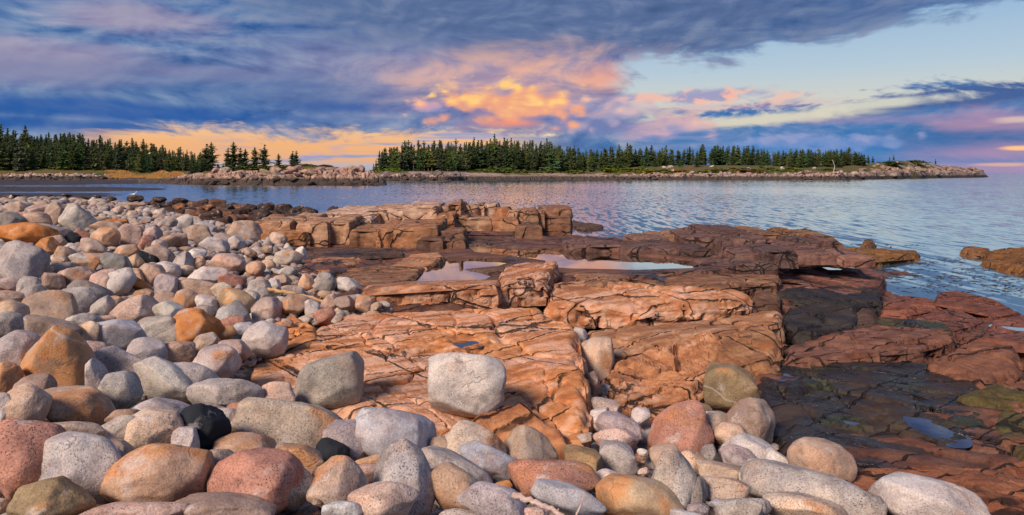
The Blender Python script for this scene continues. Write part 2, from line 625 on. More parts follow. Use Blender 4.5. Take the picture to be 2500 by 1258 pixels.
# bedrock: iron-stained granite with biofilm, pale salt scour, cracks; also wet shine
def ledge_mat():
    m, nt, p = new_mat("ledge_rock")
    pos = geo(nt)
    oc, rnd = oinfo(nt)
    film = attr(nt, 'film', 'OBJECT')          # how much black film grows on it
    pale = attr(nt, 'pale', 'OBJECT')
    wet = attr(nt, 'wet', 'OBJECT')
    rn = nt.nodes.new('ShaderNodeVectorRotate')
    rn.rotation_type = 'Z_AXIS'
    rn.inputs['Angle'].default_value = -.5
    nt.links.new(pos.s, rn.inputs['Vector'])
    rot = V(nt, rn.outputs[0])
    aspect = vmath(nt, 'MULTIPLY', rot, (0.35, 1.5, 1.9))
    lo = noise(nt, pos, 1.3, 4, .6)
    lo2 = noise(nt, vmath(nt, 'ADD', pos, (9., 4., 2.)), 0.9, 4, .62)
    stk = noise(nt, aspect, 4.0, 6, .62)
    mid = noise(nt, pos, 14.0, 4, .62)
    hi = noise(nt, pos, 70.0, 2, .6)
    c = mixc(nt, sstep(stk, .34, .66), vmath(nt, 'MULTIPLY', oc, (.62, .50, .46)), vmath(nt, 'MULTIPLY', oc, (1.18, 1.16, 1.12)))
    c = mixc(nt, sstep(lo, .52, .70) * .55, c, vmath(nt, 'MULTIPLY', oc, (1.02, 1.08, 1.18)))
    c = mixc(nt, sstep(lo, .46, .30) * .5, c, vmath(nt, 'MULTIPLY', oc, (1.05, .72, .48)))
    tn = noise(nt, vmath(nt, 'ADD', pos, (5., 15., 2.)), .55, 5, .68)
    c = mixc(nt, sstep(tn, .50, .66) * .55, c, vmath(nt, 'MULTIPLY', c, (.55, .50, .50)))
    c = mixc(nt, sstep(tn, .47, .33) * .45, c, vmath(nt, 'MULTIPLY', c, (1.22, 1.22, 1.25)))
    pm = sstep(stk * .6 + lo2 * .4 + pale * .22, .56, .68) * pale.mn(1.0)
    c = mixc(nt, pm * .8, c, (.58, .46, .42))
    algae = attr(nt, 'algae', 'OBJECT')
    fm = sstep(lo2 * .75 + stk * .25 + film * .5, .66, .78)
    fcol = mixc(nt, sstep(mid, .4, .7), (.014, .011, .010), (.034, .026, .022))
    c = mixc(nt, fm * .93, c, fcol)
    al = sstep(noise(nt, vmath(nt, 'ADD', pos, (2., 8., 1.)), 1.5, 4, .6) + algae * .3, .66, .76)
    c = mixc(nt, al * .85 * algae.mn(1.0), c, mixc(nt, sstep(mid, .4, .65), (.020, .034, .006), (.060, .085, .012)))
    c = mixc(nt, sstep(hi, .50, .70) * .45, c, vmath(nt, 'MULTIPLY', c, (1.5, 1.45, 1.4)))
    c = mixc(nt, sstep(mid, .42, .28) * .5, c, vmath(nt, 'MULTIPLY', c, (.45, .40, .38)))
    # joints: long straight breaks in two sets, a few fine ones along the foliation
    wv = vmath(nt, 'SCALE', noise(nt, pos, 1.3, 5, .62, color=True), .16)
    j1 = voro(nt, vmath(nt, 'ADD', vmath(nt, 'MULTIPLY', rot, (.16, 1.0, .7)), wv), 1.5, 'DISTANCE_TO_EDGE')
    ck = sstep(j1, .020, .003) * sstep(lo, .36, .48)
    rn2 = nt.nodes.new('ShaderNodeVectorRotate')
    rn2.rotation_type = 'Z_AXIS'
    rn2.inputs['Angle'].default_value = .75
    nt.links.new(pos.s, rn2.inputs['Vector'])
    j2 = voro(nt, vmath(nt, 'ADD', vmath(nt, 'MULTIPLY', V(nt, rn2.outputs[0]), (.14, 1.0, .7)), wv), 1.1, 'DISTANCE_TO_EDGE')
    ck_b = sstep(j2, .016, .003) * sstep(lo2, .44, .54)
    j3 = voro(nt, vmath(nt, 'ADD', vmath(nt, 'MULTIPLY', rot, (.25, 1.6, 1.2)), wv), 4.6, 'DISTANCE_TO_EDGE')
    ck2 = sstep(j3, .04, .008) * sstep(lo2 * .6 + lo * .4, .54, .63)
    ckm = ck.mx(ck_b).mx(ck2 * .8)
    c = mixc(nt, ckm * .9, c, (.012, .007, .005))
    put(nt, p, 'Base Color', c)
    r = (0.86 - fm * wet * .56 - wet * .12)
    put(nt, p, 'Roughness', r)
    put(nt, p, 'Specular IOR Level', 0.30)
    gr_ = noise(nt, pos, 34.0, 4, .7)
    h = stk * .35 + mid * .22 + gr_ * .30 + hi * .10 - ckm * 1.0
    bump(nt, p, h, 0.055, 0.9)
    return m


GRANITE = granite_mat()
LEDGE = ledge_mat()

# ------------------------------------------------------------------ rock slabs with real tops and walls
def densify(P, s):
    out = []
    n = len(P)
    for i in range(n):
        a, b = P[i], P[(i + 1) % n]
        k = max(1, int(np.hypot(*(b[:2] - a[:2])) / s))
        for j in range(k):
            out.append(a + (b - a) * j / k)
    return np.array(out)


def seg_dist(pts, poly):
    d = np.full(len(pts), 1e9)
    n = len(poly)
    for i in range(n):
        a, b = poly[i], poly[(i + 1) % n]
        ab = b - a
        t = np.clip(((pts - a) @ ab) / max(ab @ ab, 1e-12), 0, 1)
        q = pts - a - t[:, None] * ab
        d = np.minimum(d, (q * q).sum(1))
    return np.sqrt(d)


def inside(pts, poly):
    r = np.zeros(len(pts), bool)
    n = len(poly)
    x, y = pts[:, 0], pts[:, 1]
    for i in range(n):
        (x1, y1), (x2, y2) = poly[i], poly[(i + 1) % n]
        c = (y1 > y) != (y2 > y)
        with np.errstate(divide='ignore', invalid='ignore'):
            xi = (x2 - x1) * (y - y1) / (y2 - y1) + x1
        r ^= c & (x < xi)
    return r


HOLLOWS = {}


def slab_mesh(name, P3, zb, s=None, rnd=0.06, top=0.05, wall=0.05, block=0.0, batter=0.08, warp=0.08, joints=0.5, seed=0, flow=1.0):
    """P3: outline of the top (world x,y,z).  Top: triangulated and carved; walls: rows down to zb, broken into joints."""
    P3 = np.array(P3, float)
    Ym = P3[:, 1].mean()
    if s is None:
        s = max(0.022, Ym / 731.0 * 1.9)
    area = 0.5 * np.sum(P3[:, 0] * np.roll(P3[:, 1], -1) - np.roll(P3[:, 0], -1) * P3[:, 1])
    if area < 0: P3 = P3[::-1]
    size = math.sqrt(abs(area))
    s = max(s, size / 170.0)
    # plane + residual for the top height
    A = np.c_[P3[:, :2], np.ones(len(P3))]
    co, *_ = np.linalg.lstsq(A, P3[:, 2], rcond=None)
    res = P3[:, 2] - A @ co

    def ztop(xy):
        d = ((xy[:, None, :] - P3[None, :, :2]) ** 2).sum(2) + (0.08 * size) ** 2
        w = d ** -1.5
        return np.c_[xy, np.ones(len(xy))] @ co + (w * res).sum(1) / w.sum(1)

    O = densify(P3, s)[:, :2]
    sd = np.full(len(O), 5.3 * seed)
    q = np.c_[O * 2.2, sd]
    O = O + warp * np.c_[fbm(q, 3), fbm(q + 40.2, 3)] * min(1.0, size)
    O = O + 0.35 * warp * np.c_[fbm(q * 4, 3), fbm(q * 4 + 9.1, 3)] * min(1.0, size)
    # interior points
    lo, hi = O.min(0), O.max(0)
    gx, gy = np.meshgrid(np.arange(lo[0], hi[0], s), np.arange(lo[1], hi[1], s))
    G = np.c_[gx.ravel(), gy.ravel()]
    G[:, 0] += (np.floor((G[:, 1] - lo[1]) / s + .5) % 2) * s * .5
    G += (np.random.RandomState(seed).rand(*G.shape) - .5) * s * .4
    G = G[inside(G, O)]
    dG = seg_dist(G, O)
    G, dG = G[dG > s * .6], dG[dG > s * .6]
    allp = np.r_[O, G]
    n0 = len(O)
    vs, es, fs, _, _, _ = delaunay_2d_cdt([Vector(v) for v in allp.tolist()], [(i, (i + 1) % n0) for i in range(n0)], [], 1, 1e-6, False)[:6]
    vs = np.array([v[:] for v in vs])
    if len(vs) != len(allp):        # outline crossed itself: keep what came back
        d0 = seg_dist(vs, O)
    else:
        d0 = np.r_[np.zeros(n0), dG]
    faces = [tuple(f) for f in fs if len(f) == 3]
    z = ztop(vs)
    p3 = np.c_[vs, z]
    # surface relief: gentle swell, ledges breaking along the foliation, fine grain
    ang = .5 + .25 * math.sin(seed * 2.1)
    ra, rb = vs[:, 0] * math.cos(ang) - vs[:, 1] * math.sin(ang), vs[:, 0] * math.sin(ang) + vs[:, 1] * math.cos(ang)
    sdc = np.full(len(vs), seed + .5)
    und = fbm(np.c_[vs * .8, sdc], 3)
    jw = fbm(np.c_[vs * 1.3, sdc + 2], 3)
    f1, e1 = facets(ra * .62 + jw * .30, rb * 2.1 + jw * .5, seed, 1.5)
    f2, e2 = facets(ra * 2.0 + jw * .5, rb * 6.0 + jw * .8, seed + 3, 1.3)
    lam = fbm(np.c_[ra * .5, rb * 2.2, sdc + 4], 4, .5) * 6.0 * flow + und * 2
    fr_ = lam - np.floor(lam)
    ter = np.floor(lam) + np.clip((fr_ - .8) / .2, 0, 1) + .3 * fr_ - lam
    rough_ = np.clip(.55 + und * 2.2, .12, 1.0)
    rel = top * (.75 * und + .50 * joints * f1 + .13 * rough_ * f2 + .22 * ter * flow + .07 * fbm(np.c_[vs * 13, sdc], 3))
    if joints > 0:
        e, v = cells(ra * .30 + jw * .25, rb * 1.05 - jw * .30, seed + 7)
        rel += joints * top * .9 * (v - .5) - joints * .12 * np.exp(-(e / .026) ** 2) - joints * .02 * np.exp(-(e1 / .05) ** 2)
        cb_ = cells((ra + rb) * .8 + jw * .3, (rb - ra) * .22, seed + 9)[0]
        rel -= joints * .06 * np.exp(-(cb_ / .022) ** 2) * (und > -.1)
    # hollows that hold water
    wsum = np.zeros(len(vs))
    for (hx, hy, rx, ry, cb) in HOLLOWS.get(seed, []):
        lv = float(ztop(np.array([[hx, hy]]))[0]) - .012
        hw = .34 * pnoise(np.c_[vs * (1.3 / rx), np.full(len(vs), .5)]) + .14 * pnoise(np.c_[vs * 12, np.full(len(vs), .5)])
        rho = np.hypot((vs[:, 0] - hx) / rx, (vs[:, 1] - hy) / ry) * (1 + 1.6 * hw)
        tgt = lv + np.where(rho < 1, .03, .035) * (rho ** 2 - 1) - z
        wt = np.clip((2.3 - rho) / 1.2, 0, 1)
        wt = wt * wt * (3 - 2 * wt)
        rel = rel * (1 - wt) + tgt * wt
        cb.append(lv)
    # rounded, chipped rim
    rr = rnd * (1.0 + 1.1 * fbm(np.c_[vs * 3, np.full(len(vs), 7.)], 3))
    rr = np.clip(rr, .01, None)
    t = np.clip(1 - d0 / rr, 0, 1)
    zz = z + rel * np.clip(d0 / (rnd * 1.5 + 1e-6), .25, 1) - rr * (1 - np.sqrt(np.clip(1 - t * t, 0, 1)))
    V3 = np.c_[vs, zz]
    # walls
    if len(vs) == len(allp):
        ring = V3[:n0].copy()
        nx = np.roll(O, -1, 0) - np.roll(O, 1, 0)
        nrm = np.c_[nx[:, 1], -nx[:, 0]]
        nrm /= np.linalg.norm(nrm, axis=1)[:, None] + 1e-9
        cum = np.r_[0, np.cumsum(np.hypot(*(np.roll(O, -1, 0) - O).T))][:-1]
        depth = max(0.05, float(ring[:, 2].mean() - zb))
        rows = max(3, min(26, int(depth / s)))
        verts = [V3]
        prev = np.arange(n0)
        base = len(V3)
        extra = []
        for k in range(1, rows + 1):
            f = k / rows
            zr = ring[:, 2] + (zb - ring[:, 2]) * f
            q3 = np.c_[O * 1.7, zr * 2.6]
            off = batter * depth * f + wall * (fbm(q3, 4, .55) * 1.1 + .5 * fbm(q3 * 3.1, 3, .55, ridge=True)) * min(1, f * 4)
            if block:
                jn = cum / block + .35 * np.floor(zr / (depth * .5) + .3 * pnoise(q3))
                h = np.sin(np.floor(jn) * 91.7 + np.floor(zr / (depth * .45)) * 37.) * .5
                crackw = np.exp(-((jn - np.round(jn)) / .05) ** 2)
                off += wall * (h * .9) * min(1, f * 5) - wall * .9 * crackw
            xy = O + nrm * (rnd * .35 + off)[:, None]
            W = np.c_[xy, zr]
            extra.append(W)
            cur = base + (k - 1) * n0 + np.arange(n0)
            a, b = prev, np.roll(prev, -1)
            c_, d_ = np.roll(cur, -1), cur
            faces += list(map(tuple, np.stack([a, d_, b], 1).tolist())) + list(map(tuple, np.stack([b, d_, c_], 1).tolist()))
            prev = cur
        V3 = np.vstack([V3] + extra)
    me = mesh(name, V3, faces, True, LEDGE)
    # keep broken edges crisp
    try:
        me.set_sharp_from_angle(angle=math.radians(48))
    except Exception:
        pass
    return me


def slab(name, pts, zb, color, label=None, parent=None, cat='rock', film=0.0, pale=0.0, wet=0.0, algae=0.0, group=None, **kw):
    P3 = [at(*p) for p in pts]
    o = obj(name, slab_mesh(name, P3, zb, **kw), parent, color)
    o["film"], o["pale"], o["wet"], o["algae"] = float(film), float(pale), float(wet), float(algae)
    if parent is None: tag(o, label, cat, group, 'thing')
    elif label: o["label"] = label
    return o


_bseed = [50]


def blk(x0, x1, yt, yb, Y, depth, color, parent, name='block', tilt=0.0, skew=0.0, film=0.0, pale=0.0, wet=0.0, tl=0.0, **kw):
    """a jointed block: front face spans photo columns x0..x1, rows yt..yb at distance Y; reaches back by depth"""
    _bseed[0] += 1
    r = random.Random(_bseed[0])
    a, b = atY(x0, yt, Y), atY(x1, yt, Y)
    zt, zb = a[2], atY(x0, yb, Y)[2] - .06
    j = lambda q: r.uniform(-q, q)
    w = b[0] - a[0]
    dz = (zt - zb)
    P3 = [(a[0], Y + j(.06), zt + j(.05) * dz + tl), (a[0] + w * r.uniform(.35, .65), Y + j(.12) - .03, zt + j(.07) * dz + tl * .5), (b[0], Y + j(.06) + skew, zt + j(.05) * dz),
          (b[0] + j(.05) * w + w * .02, Y + depth * .55, zt + tilt * .55 + j(.04)), (b[0] + j(.08) * w, Y + depth + skew * .5, zt + tilt + j(.04)),
          (a[0] + w * .5, Y + depth + j(.1), zt + tilt + j(.05)), (a[0] + j(.08) * w, Y + depth, zt + tilt + j(.04) + tl), (a[0] + j(.04) * w - w * .02, Y + depth * .5, zt + tilt * .5 + tl)]
    k = dict(rnd=.045, top=.035, wall=.05, warp=.08, batter=.04, joints=.5, seed=_bseed[0])
    k.update(kw)
    v = r.uniform(.85, 1.15)
    o = obj(name, slab_mesh(name, P3, zb, **k), parent, tuple(c * v for c in color))
    o["film"], o["pale"], o["wet"] = film, pale, wet
    return o


ORANGE = (.60, .27, .105)
TAN = (.46, .25, .15)
BROWN = (.34, .165, .085)
PINK = (.52, .355, .255)
DARK = (.135, .075, .055)
RED = (.19, .072, .045)
BLACK = (.060, .042, .032)

# --- bedrock floor under and between the slabs
bed_ctrl = [(600, 960, .55), (900, 900, .6), (1450, 1050, .32), (1425, 830, .40), (1700, 830, .45), (1900, 1000, .34), (2100, 1000, .30), (2300, 950, .33),
            (2450, 1050, .36), (2100, 1150, .45), (2450, 1200, .45), (2050, 830, .36), (2300, 800, .20), (2490, 748, -.12), (2270, 728, -.08), (2180, 700, -.08), (2400, 735, -.12),
            (2150, 665, .02), (2000, 690, .32), (1840, 690, .62), (1700, 690, .8), (1560, 672, 1.0), (1400, 665, 1.0), (1100, 693, 1.0), (1500, 640, .85), (1300, 612, .85), (1100, 660, .85), (1200, 640, .85),
            (870, 690, 1.02), (850, 650, 1.0), (780, 615, 1.0), (900, 605, 1.0), (1060, 606, 1.02), (1200, 590, 1.0), (1330, 590, .95), (1500, 603, .98), (1650, 605, .98), (1430, 590, .25), (1480, 588, .05), (1420, 575, -.1), (1550, 580, .0), (1500, 572, -.3), (1620, 571, .0), (1740, 563, .0), (1860, 562, -.1), (1800, 640, .9), (1950, 630, .6),
            (2050, 610, .25), (2130, 640, .02), (2200, 620, -.1), (660, 590, .95), (1390, 582, .3), (1000, 545, .9), (1250, 545, .8), (800, 540, .9), (700, 548, .7), (640, 540, .35), (740, 520, -.1), (560, 530, .35), (450, 515, .3), (600, 512, -.1), (500, 500, -.1),
            (1450, 566, -.4), (1600, 560, -.4), (1900, 555, -.5), (2100, 575, -.5), (2300, 600, -.5), (2490, 700, -.6), (2400, 680, -.7), (2250, 680, -.6), (2200, 660, -.5),
            (1200, 505, -.5), (950, 500, -.5), (1390, 520, -.5), (300, 520, .4), (200, 700, .5), (0, 900, .5), (0, 600, .5), (600, 1200, .3), (1300, 1250, .25), (1700, 1150, .3), (2600, 900, .1), (2700, 1100, .3), (2700, 800, -.2)]
bed_h = idw(bed_ctrl)


POOLS = [(.985, [(978, 692), (1040, 660), (1088, 633), (1110, 631), (1180, 634), (1252, 641), (1225, 648), (1200, 660), (1210, 670), (1190, 684), (1130, 689), (1060, 692)]),
         (.98, [(1135, 597), (1215, 599), (1290, 606), (1420, 615), (1560, 625), (1700, 638), (1720, 650), (1690, 657), (1560, 661), (1400, 658), (1350, 655), (1330, 638), (1250, 627), (1160, 617)])]


def build_bedrock():
    nu, nv = 760, 470
    U_ = np.linspace(-.80, .92, nu)
    Yv = np.exp(np.linspace(math.log(3.2), math.log(52.0), nv))
    u, yv = np.meshgrid(U_, Yv, indexing='ij')
    x, yy = (u * yv).ravel(), yv.ravel()
    z = bed_h(x, yy)
    q = np.c_[x, yy]
    w = fbm(np.c_[q * .9, np.zeros(len(q))], 3)
    ra, rb = x * .88 - yy * .47, x * .47 + yy * .88
    f1, e1 = facets(ra * .45 + w * .35, rb * 1.5 + w * .5, 2, 1.5)
    f2, e2 = facets(ra * 1.4 + w * .6, rb * 4.2 + w * .6, 5, 1.3)
    ej, vj = cells(ra * .2 + w * .25, rb * .6 - w * .3, 8)
    amp = np.clip((z + .25) * 3, .30, 1)
    z += amp * (.055 * f1 + .022 * f2 + .07 * (vj - .5) + .05 * w - .09 * np.exp(-(ej / .03) ** 2) - .02 * np.exp(-(e1 / .05) ** 2) + .006 * fbm(np.c_[q * 11, np.zeros(len(q))], 3))
    pt = np.c_[x, yy]
    for lv, pts in POOLS:
        pw = np.array([at(a, b, lv)[:2] for a, b in pts])
        d = seg_dist(pt, pw) * np.where(inside(pt, pw), 1, -1) + .10 * w
        z = np.where((d < 0) & (d > -1.6), np.minimum(z, lv + .035 + .015 * w + np.clip(-d - .5, 0, 2) * .06), z)
        z = np.where(d > 0, np.minimum(z, lv - .015 - np.clip(d * .3, 0, .2)), np.where(d > -.7, np.maximum(z, lv + .02 + np.clip(-d, 0, .25) * .12 + .02 * w), z))
    me = mesh("bedrock", np.c_[x, yy, z], grid_faces(nu, nv), True, LEDGE)
    o = obj("bedrock", me, None, (.165, .078, .052))
    o["film"], o["pale"], o["wet"] = .32, 0.0, 1.0
    tag(o, kind='structure', label='brown sea-worn bedrock shelf between the boulder beach and the water')
    return o


BED = build_bedrock()
# --- puddles: slab, photo place and size, height there
PUD = []
for sd, px, py, w, h, zz, lab in [(16, 2262, 1030, 76, 54, .44, 'heart-shaped violet puddle on the wide black slab'), (16, 1905, 912, 70, 26, .44, 'small bright puddle near the olive boulder on the black slab'), (16, 2078, 1020, 40, 14, .45, 'tiny bright puddle in the middle of the black slab'),
                                  (23, 2010, 655, 90, 8, .52, 'narrow puddle on the red-brown sheet of rock'),
                                  (1, 1135, 826, 58, 16, .96, 'dark puddle in a hollow of the broad orange slab'), (33, 2480, 800, 60, 14, .22, 'bright wet patch on the plates by the right edge'),
                                  (23, 1925, 690, 60, 10, .67, 'bright sliver of water on the left of the red-brown sheet'), (1, 1190, 866, 34, 8, .93, 'small dark puddle near the lone grey block')]:
    x_, y_, _z = at(px, py, zz)
    rx_, ry_ = w / 2 * y_ / F, h / 2 * y_ * y_ / (F * (CAMZ - zz))
    cb = [(x_, y_, rx_, ry_)]
    HOLLOWS.setdefault(sd, []).append((x_, y_, rx_, ry_, cb))
    PUD.append((px, py, cb, lab))

# --- the big slabs, back to front of the shelf
slab('rock_slab', [(560, 910, .80), (640, 872, .90), (750, 845, .95), (770, 800, .98), (850, 765, 1.0), (1080, 754, 1.0), (1322, 750, .98), (1336, 776, .95), (1400, 785, .95),
                   (1412, 830, .94), (1420, 900, .90), (1432, 980, .80), (1440, 1075, .58), (1385, 1100, .52), (1300, 1090, .56), (1180, 1075, .60), (1060, 1050, .70), (1010, 1010, .80), (860, 1000, .82), (740, 990, .82), (620, 950, .76)],
     .15, ORANGE, 'broad orange slab of flowing rock under the lone grey block', film=0.0, pale=.48, top=.046, rnd=.11, wall=.08, warp=.10, joints=.55, seed=1, flow=1.3)
slab('rock_slab', [(1050, 1042, .76), (1150, 1000, .84), (1240, 965, .88), (1300, 985, .85), (1370, 1030, .74), (1405, 1085, .62), (1330, 1105, .55), (1190, 1090, .58), (1080, 1070, .66)],
     .2, (.42, .19, .09), 'rounded brown-orange nose of rock sloping to the cobbles below the grey block', film=.02, top=.06, rnd=.16, wall=.06, joints=.4, seed=2, flow=1.4)
slab('rock_slab', [(640, 800, .92), (720, 768, .96), (775, 795, .98), (765, 842, .95), (690, 852, .90)], .5, ORANGE, 'small cracked orange slab at the cobble edge left of the broad slab', top=.05, rnd=.06, joints=.8, seed=3)
slab('rock_slab', [(560, 925, .72), (640, 905, .80), (720, 960, .80), (660, 985, .72), (585, 960, .68)], .4, (.44, .19, .08), 'stepped orange rock pieces at the left tip of the broad slab', top=.06, rnd=.05, joints=1., seed=4, block=.3)
slab('rock_ledge', [(882, 713, 1.12), (970, 699, 1.18), (1213, 695, 1.20), (1216, 681, 1.12), (1000, 687, 1.07), (900, 695, 1.05)], .78, (.42, .20, .10), 'long brown-orange rock step holding the near tide pool',
     film=.0, pale=.3, top=.03, rnd=.05, wall=.07, block=.75, joints=.3, seed=5, s=.026)
slab('rock_ledge', [(1220, 698, 1.13), (1331, 694, 1.14), (1346, 660, 1.25), (1359, 636, 1.28), (1292, 640, 1.25), (1236, 645, 1.20), (1225, 665, 1.15)], .78, (.43, .21, .11), 'folded brown block right of the rock step beside the pools',
     film=.03, pale=.4, top=.07, rnd=.05, wall=.08, block=.6, joints=.7, seed=6, flow=1.6)
slab('rock_ledge', [(1338, 738, .90), (1500, 748, .88), (1640, 742, .88), (1760, 735, .88), (1825, 742, .80), (1836, 720, .86), (1782, 703, 1.0), (1700, 698, 1.05), (1560, 688, 1.08), (1420, 680, 1.10), (1345, 688, 1.10)],
     .52, (.52, .25, .12), 'thick orange rock bench with a shadowed undercut, right of the rock step', film=.03, pale=.42, top=.055, rnd=.10, wall=.10, block=.9, batter=-.06, joints=.6, seed=7, flow=1.2)
slab('rock_slab', [(1365, 674, 1.03), (1560, 686, 1.02), (1760, 700, .95), (1895, 690, .86), (1902, 668, .86), (1700, 664, 1.0), (1500, 659, 1.01), (1380, 656, 1.02)], .55, (.24, .125, .07), 'low dark brown slab along the near shore of the wide tide pool',
     film=.12, top=.04, rnd=.04, wet=.6, seed=8, block=.8)
slab('rock_block', [(1830, 746, .74), (1900, 746, .70), (1905, 716, .74), (1842, 706, .86)], .4, (.16, .085, .05), 'small dark wedge at the right end of the orange bench', film=.15, seed=9)
slab('rock_ledge', [(1438, 838, .66), (1520, 858, .64), (1640, 832, .72), (1760, 815, .77), (1868, 800, .78), (1903, 790, .76), (1908, 772, .80), (1896, 754, .82), (1760, 775, .78), (1600, 792, .74), (1444, 808, .68)],
     .2, (.38, .20, .105), 'tilted tan-brown slab right of the cobble-filled crevice', film=.10, pale=.3, top=.05, rnd=.05, wall=.08, block=.5, joints=.7, seed=10)
slab('rock_ledge', [(1735, 824, .80), (1800, 806, .82), (1862, 793, .82), (1898, 812, .76), (1900, 850, .64), (1880, 884, .56), (1800, 900, .54), (1752, 872, .66)],
     .2, (.34, .175, .085), 'blunt brown block with black stains at the right end of the tilted slab', film=.18, pale=.1, top=.05, rnd=.08, wall=.09, joints=.6, seed=11)
slab('rock_ledge', [(1500, 880, .62), (1590, 848, .70), (1660, 826, .77), (1728, 812, .80), (1775, 835, .76), (1790, 890, .60), (1742, 902, .58), (1690, 950, .52), (1645, 1002, .44), (1520, 1018, .40), (1450, 984, .42), (1455, 944, .48)],
     .1, (.43, .21, .105), 'gnarled ribbed orange rock between the crevice and the olive boulder', film=.02, pale=.25, top=.15, rnd=.10, wall=.10, joints=1.1, seed=12, flow=1.5)
slab('rock_slab', [(1912, 792, .62), (1990, 814, .56), (2070, 800, .56), (2094, 770, .58), (2080, 742, .62), (1990, 738, .64), (1925, 748, .64)], .2, (.050, .042, .038), 'black cracked slab with an undercut front, right of the tilted slab',
     film=.5, wet=.45, top=.05, rnd=.05, wall=.08, block=.5, joints=.9, seed=13)
slab('rock_slab', [(1880, 716, .72), (1990, 738, .66), (2090, 745, .58), (2150, 738, .46), (2140, 700, .52), (2040, 694, .60), (1930, 700, .70)], .15, (.045, .038, .034), 'black jointed slab behind the other black slab, near the water',
     film=.45, wet=.45, top=.07, rnd=.06, wall=.07, block=.4, joints=1., seed=14)
slab('rock_block', [(2072, 806, .48), (2108, 812, .46), (2142, 796, .48), (2140, 758, .54), (2100, 748, .56), (2080, 770, .54)], .15, (.10, .06, .045), 'rounded dark lump at the corner of the black slabs', film=.2, top=.06, rnd=.12, seed=15)
slab('rock_slab', [(1838, 905, .40), (1900, 886, .44), (2050, 873, .46), (2240, 880, .47), (2350, 900, .45), (2425, 960, .42), (2405, 1060, .40), (2300, 1108, .40), (2050, 1122, .42), (1900, 1112, .42), (1850, 1000, .40)],
     .15, BLACK, 'wide flat black wet slab with thin cracks and small puddles', film=.50, wet=1., algae=.42, top=.055, rnd=.12, wall=.05, joints=.8, seed=16, flow=.5)
slab('rock_ledge', [(1925, 872, .54), (2010, 870, .56), (2095, 864, .56), (2240, 850, .56), (2332, 828, .56), (2322, 806, .56), (2140, 788, .50), (2010, 818, .50), (1930, 842, .52)],
     .2, (.17, .08, .055), 'red-brown ridge of jointed rock behind the wide black slab', film=.18, wet=.5, top=.07, rnd=.06, wall=.09, block=.35, joints=1., seed=17)
slab('rock_ledge', [(2262, 884, .54), (2330, 850, .58), (2402, 830, .62), (2478, 842, .60), (2482, 890, .50), (2402, 932, .44), (2330, 916, .48)],
     .2, (.185, .082, .05), 'red-brown hump with diagonal cracks at the right edge of the shelf', film=.14, wet=.4, top=.08, rnd=.10, wall=.08, block=.35, joints=1., seed=18)
slab('rock_slab', [(2330, 965, .46), (2420, 935, .48), (2520, 915, .46), (2640, 940, .44), (2640, 1090, .44), (2500, 1110, .46), (2440, 1060, .46), (2420, 1000, .44)],
     .15, (.20, .09, .05), 'mottled red and black rock with green weed at the right margin', film=.25, wet=.7, algae=.8, top=.07, rnd=.09, joints=.8, seed=19)
slab('rock_slab', [(2000, 1152, .55), (2110, 1132, .57), (2250, 1122, .58), (2400, 1130, .58), (2500, 1108, .56), (2640, 1120, .55), (2640, 1225, .60), (2350, 1232, .62), (2200, 1262, .62), (2080, 1212, .60)],
     .15, (.25, .10, .05), 'rust-red smooth slab at the lower right with curved cracks', film=.06, pale=.0, wet=.35, top=.06, rnd=.12, wall=.06, joints=.6, seed=20, flow=1.5)
slab('rock_slab', [(2380, 1252, .66), (2460, 1222, .68), (2560, 1195, .70), (2720, 1180, .7), (2720, 1350, .7), (2400, 1330, .68)], .2, (.27, .105, .05), 'rust-red slab cut off by the lower right corner', top=.04, rnd=.10, joints=.3, seed=21)
slab('rock_block', [(2170, 1140, .62), (2215, 1110, .68), (2255, 1135, .62), (2245, 1155, .57), (2180, 1158, .56)], .3, (.27, .10, .045), 'small rust-brown peaked lump in front of the wide black slab', top=.05, rnd=.12, seed=22)
slab('rock_slab', [(1893, 738, .64), (2000, 727, .60), (2140, 706, .48), (2152, 668, .34), (2100, 645, .40), (2020, 640, .50), (1930, 655, .62), (1878, 690, .70)],
     .0, (.19, .085, .062), 'smooth red-brown sheet of rock sloping to the seaweed water', film=.10, wet=.6, pale=.15, top=.05, rnd=.05, wall=.06, joints=.5, seed=23)
# plates of the right-hand flats
right = empty('rock_flat', at(2300, 770, .2))
tag(right, kind='thing', label='red-brown cracked rock flat sloping into the seaweed water at the right', cat='rock')
for k, (pts, col, film) in enumerate([
        ([(2150, 762, .34), (2215, 770, .32), (2290, 752, .28), (2278, 728, .20), (2200, 718, .22), (2155, 735, .30)], RED, .1),
        ([(2230, 800, .32), (2330, 806, .30), (2400, 780, .22), (2330, 752, .22), (2285, 756, .26), (2235, 772, .30)], (.18, .075, .055), .14),
        ([(2282, 742, .22), (2350, 750, .18), (2420, 770, .14), (2492, 762, .10), (2420, 728, .14), (2330, 708, .16), (2290, 716, .14)], (.175, .066, .042), .1),
        ([(2400, 824, .30), (2500, 830, .26), (2640, 810, .18), (2600, 770, .06), (2500, 768, .10), (2420, 782, .18)], (.18, .075, .055), .14),
        ([(2100, 800, .42), (2200, 812, .40), (2320, 800, .34), (2300, 780, .32), (2230, 776, .34), (2130, 776, .40)], (.09, .07, .05), .3),
        ([(2330, 838, .40), (2400, 828, .40), (2500, 846, .36), (2640, 870, .3), (2640, 832, .22), (2500, 832, .30), (2360, 815, .36)], (.17, .07, .045), .1)]):
    o = slab('plate', [tuple(p) for p in pts], -.2, col, parent=right, film=film, wet=.7, algae=.55 if k == 4 else .1, top=.05, rnd=.04, wall=.05, joints=.8, seed=30 + k)
    o.matrix_parent_inverse = Matrix.Translation(-right.location)

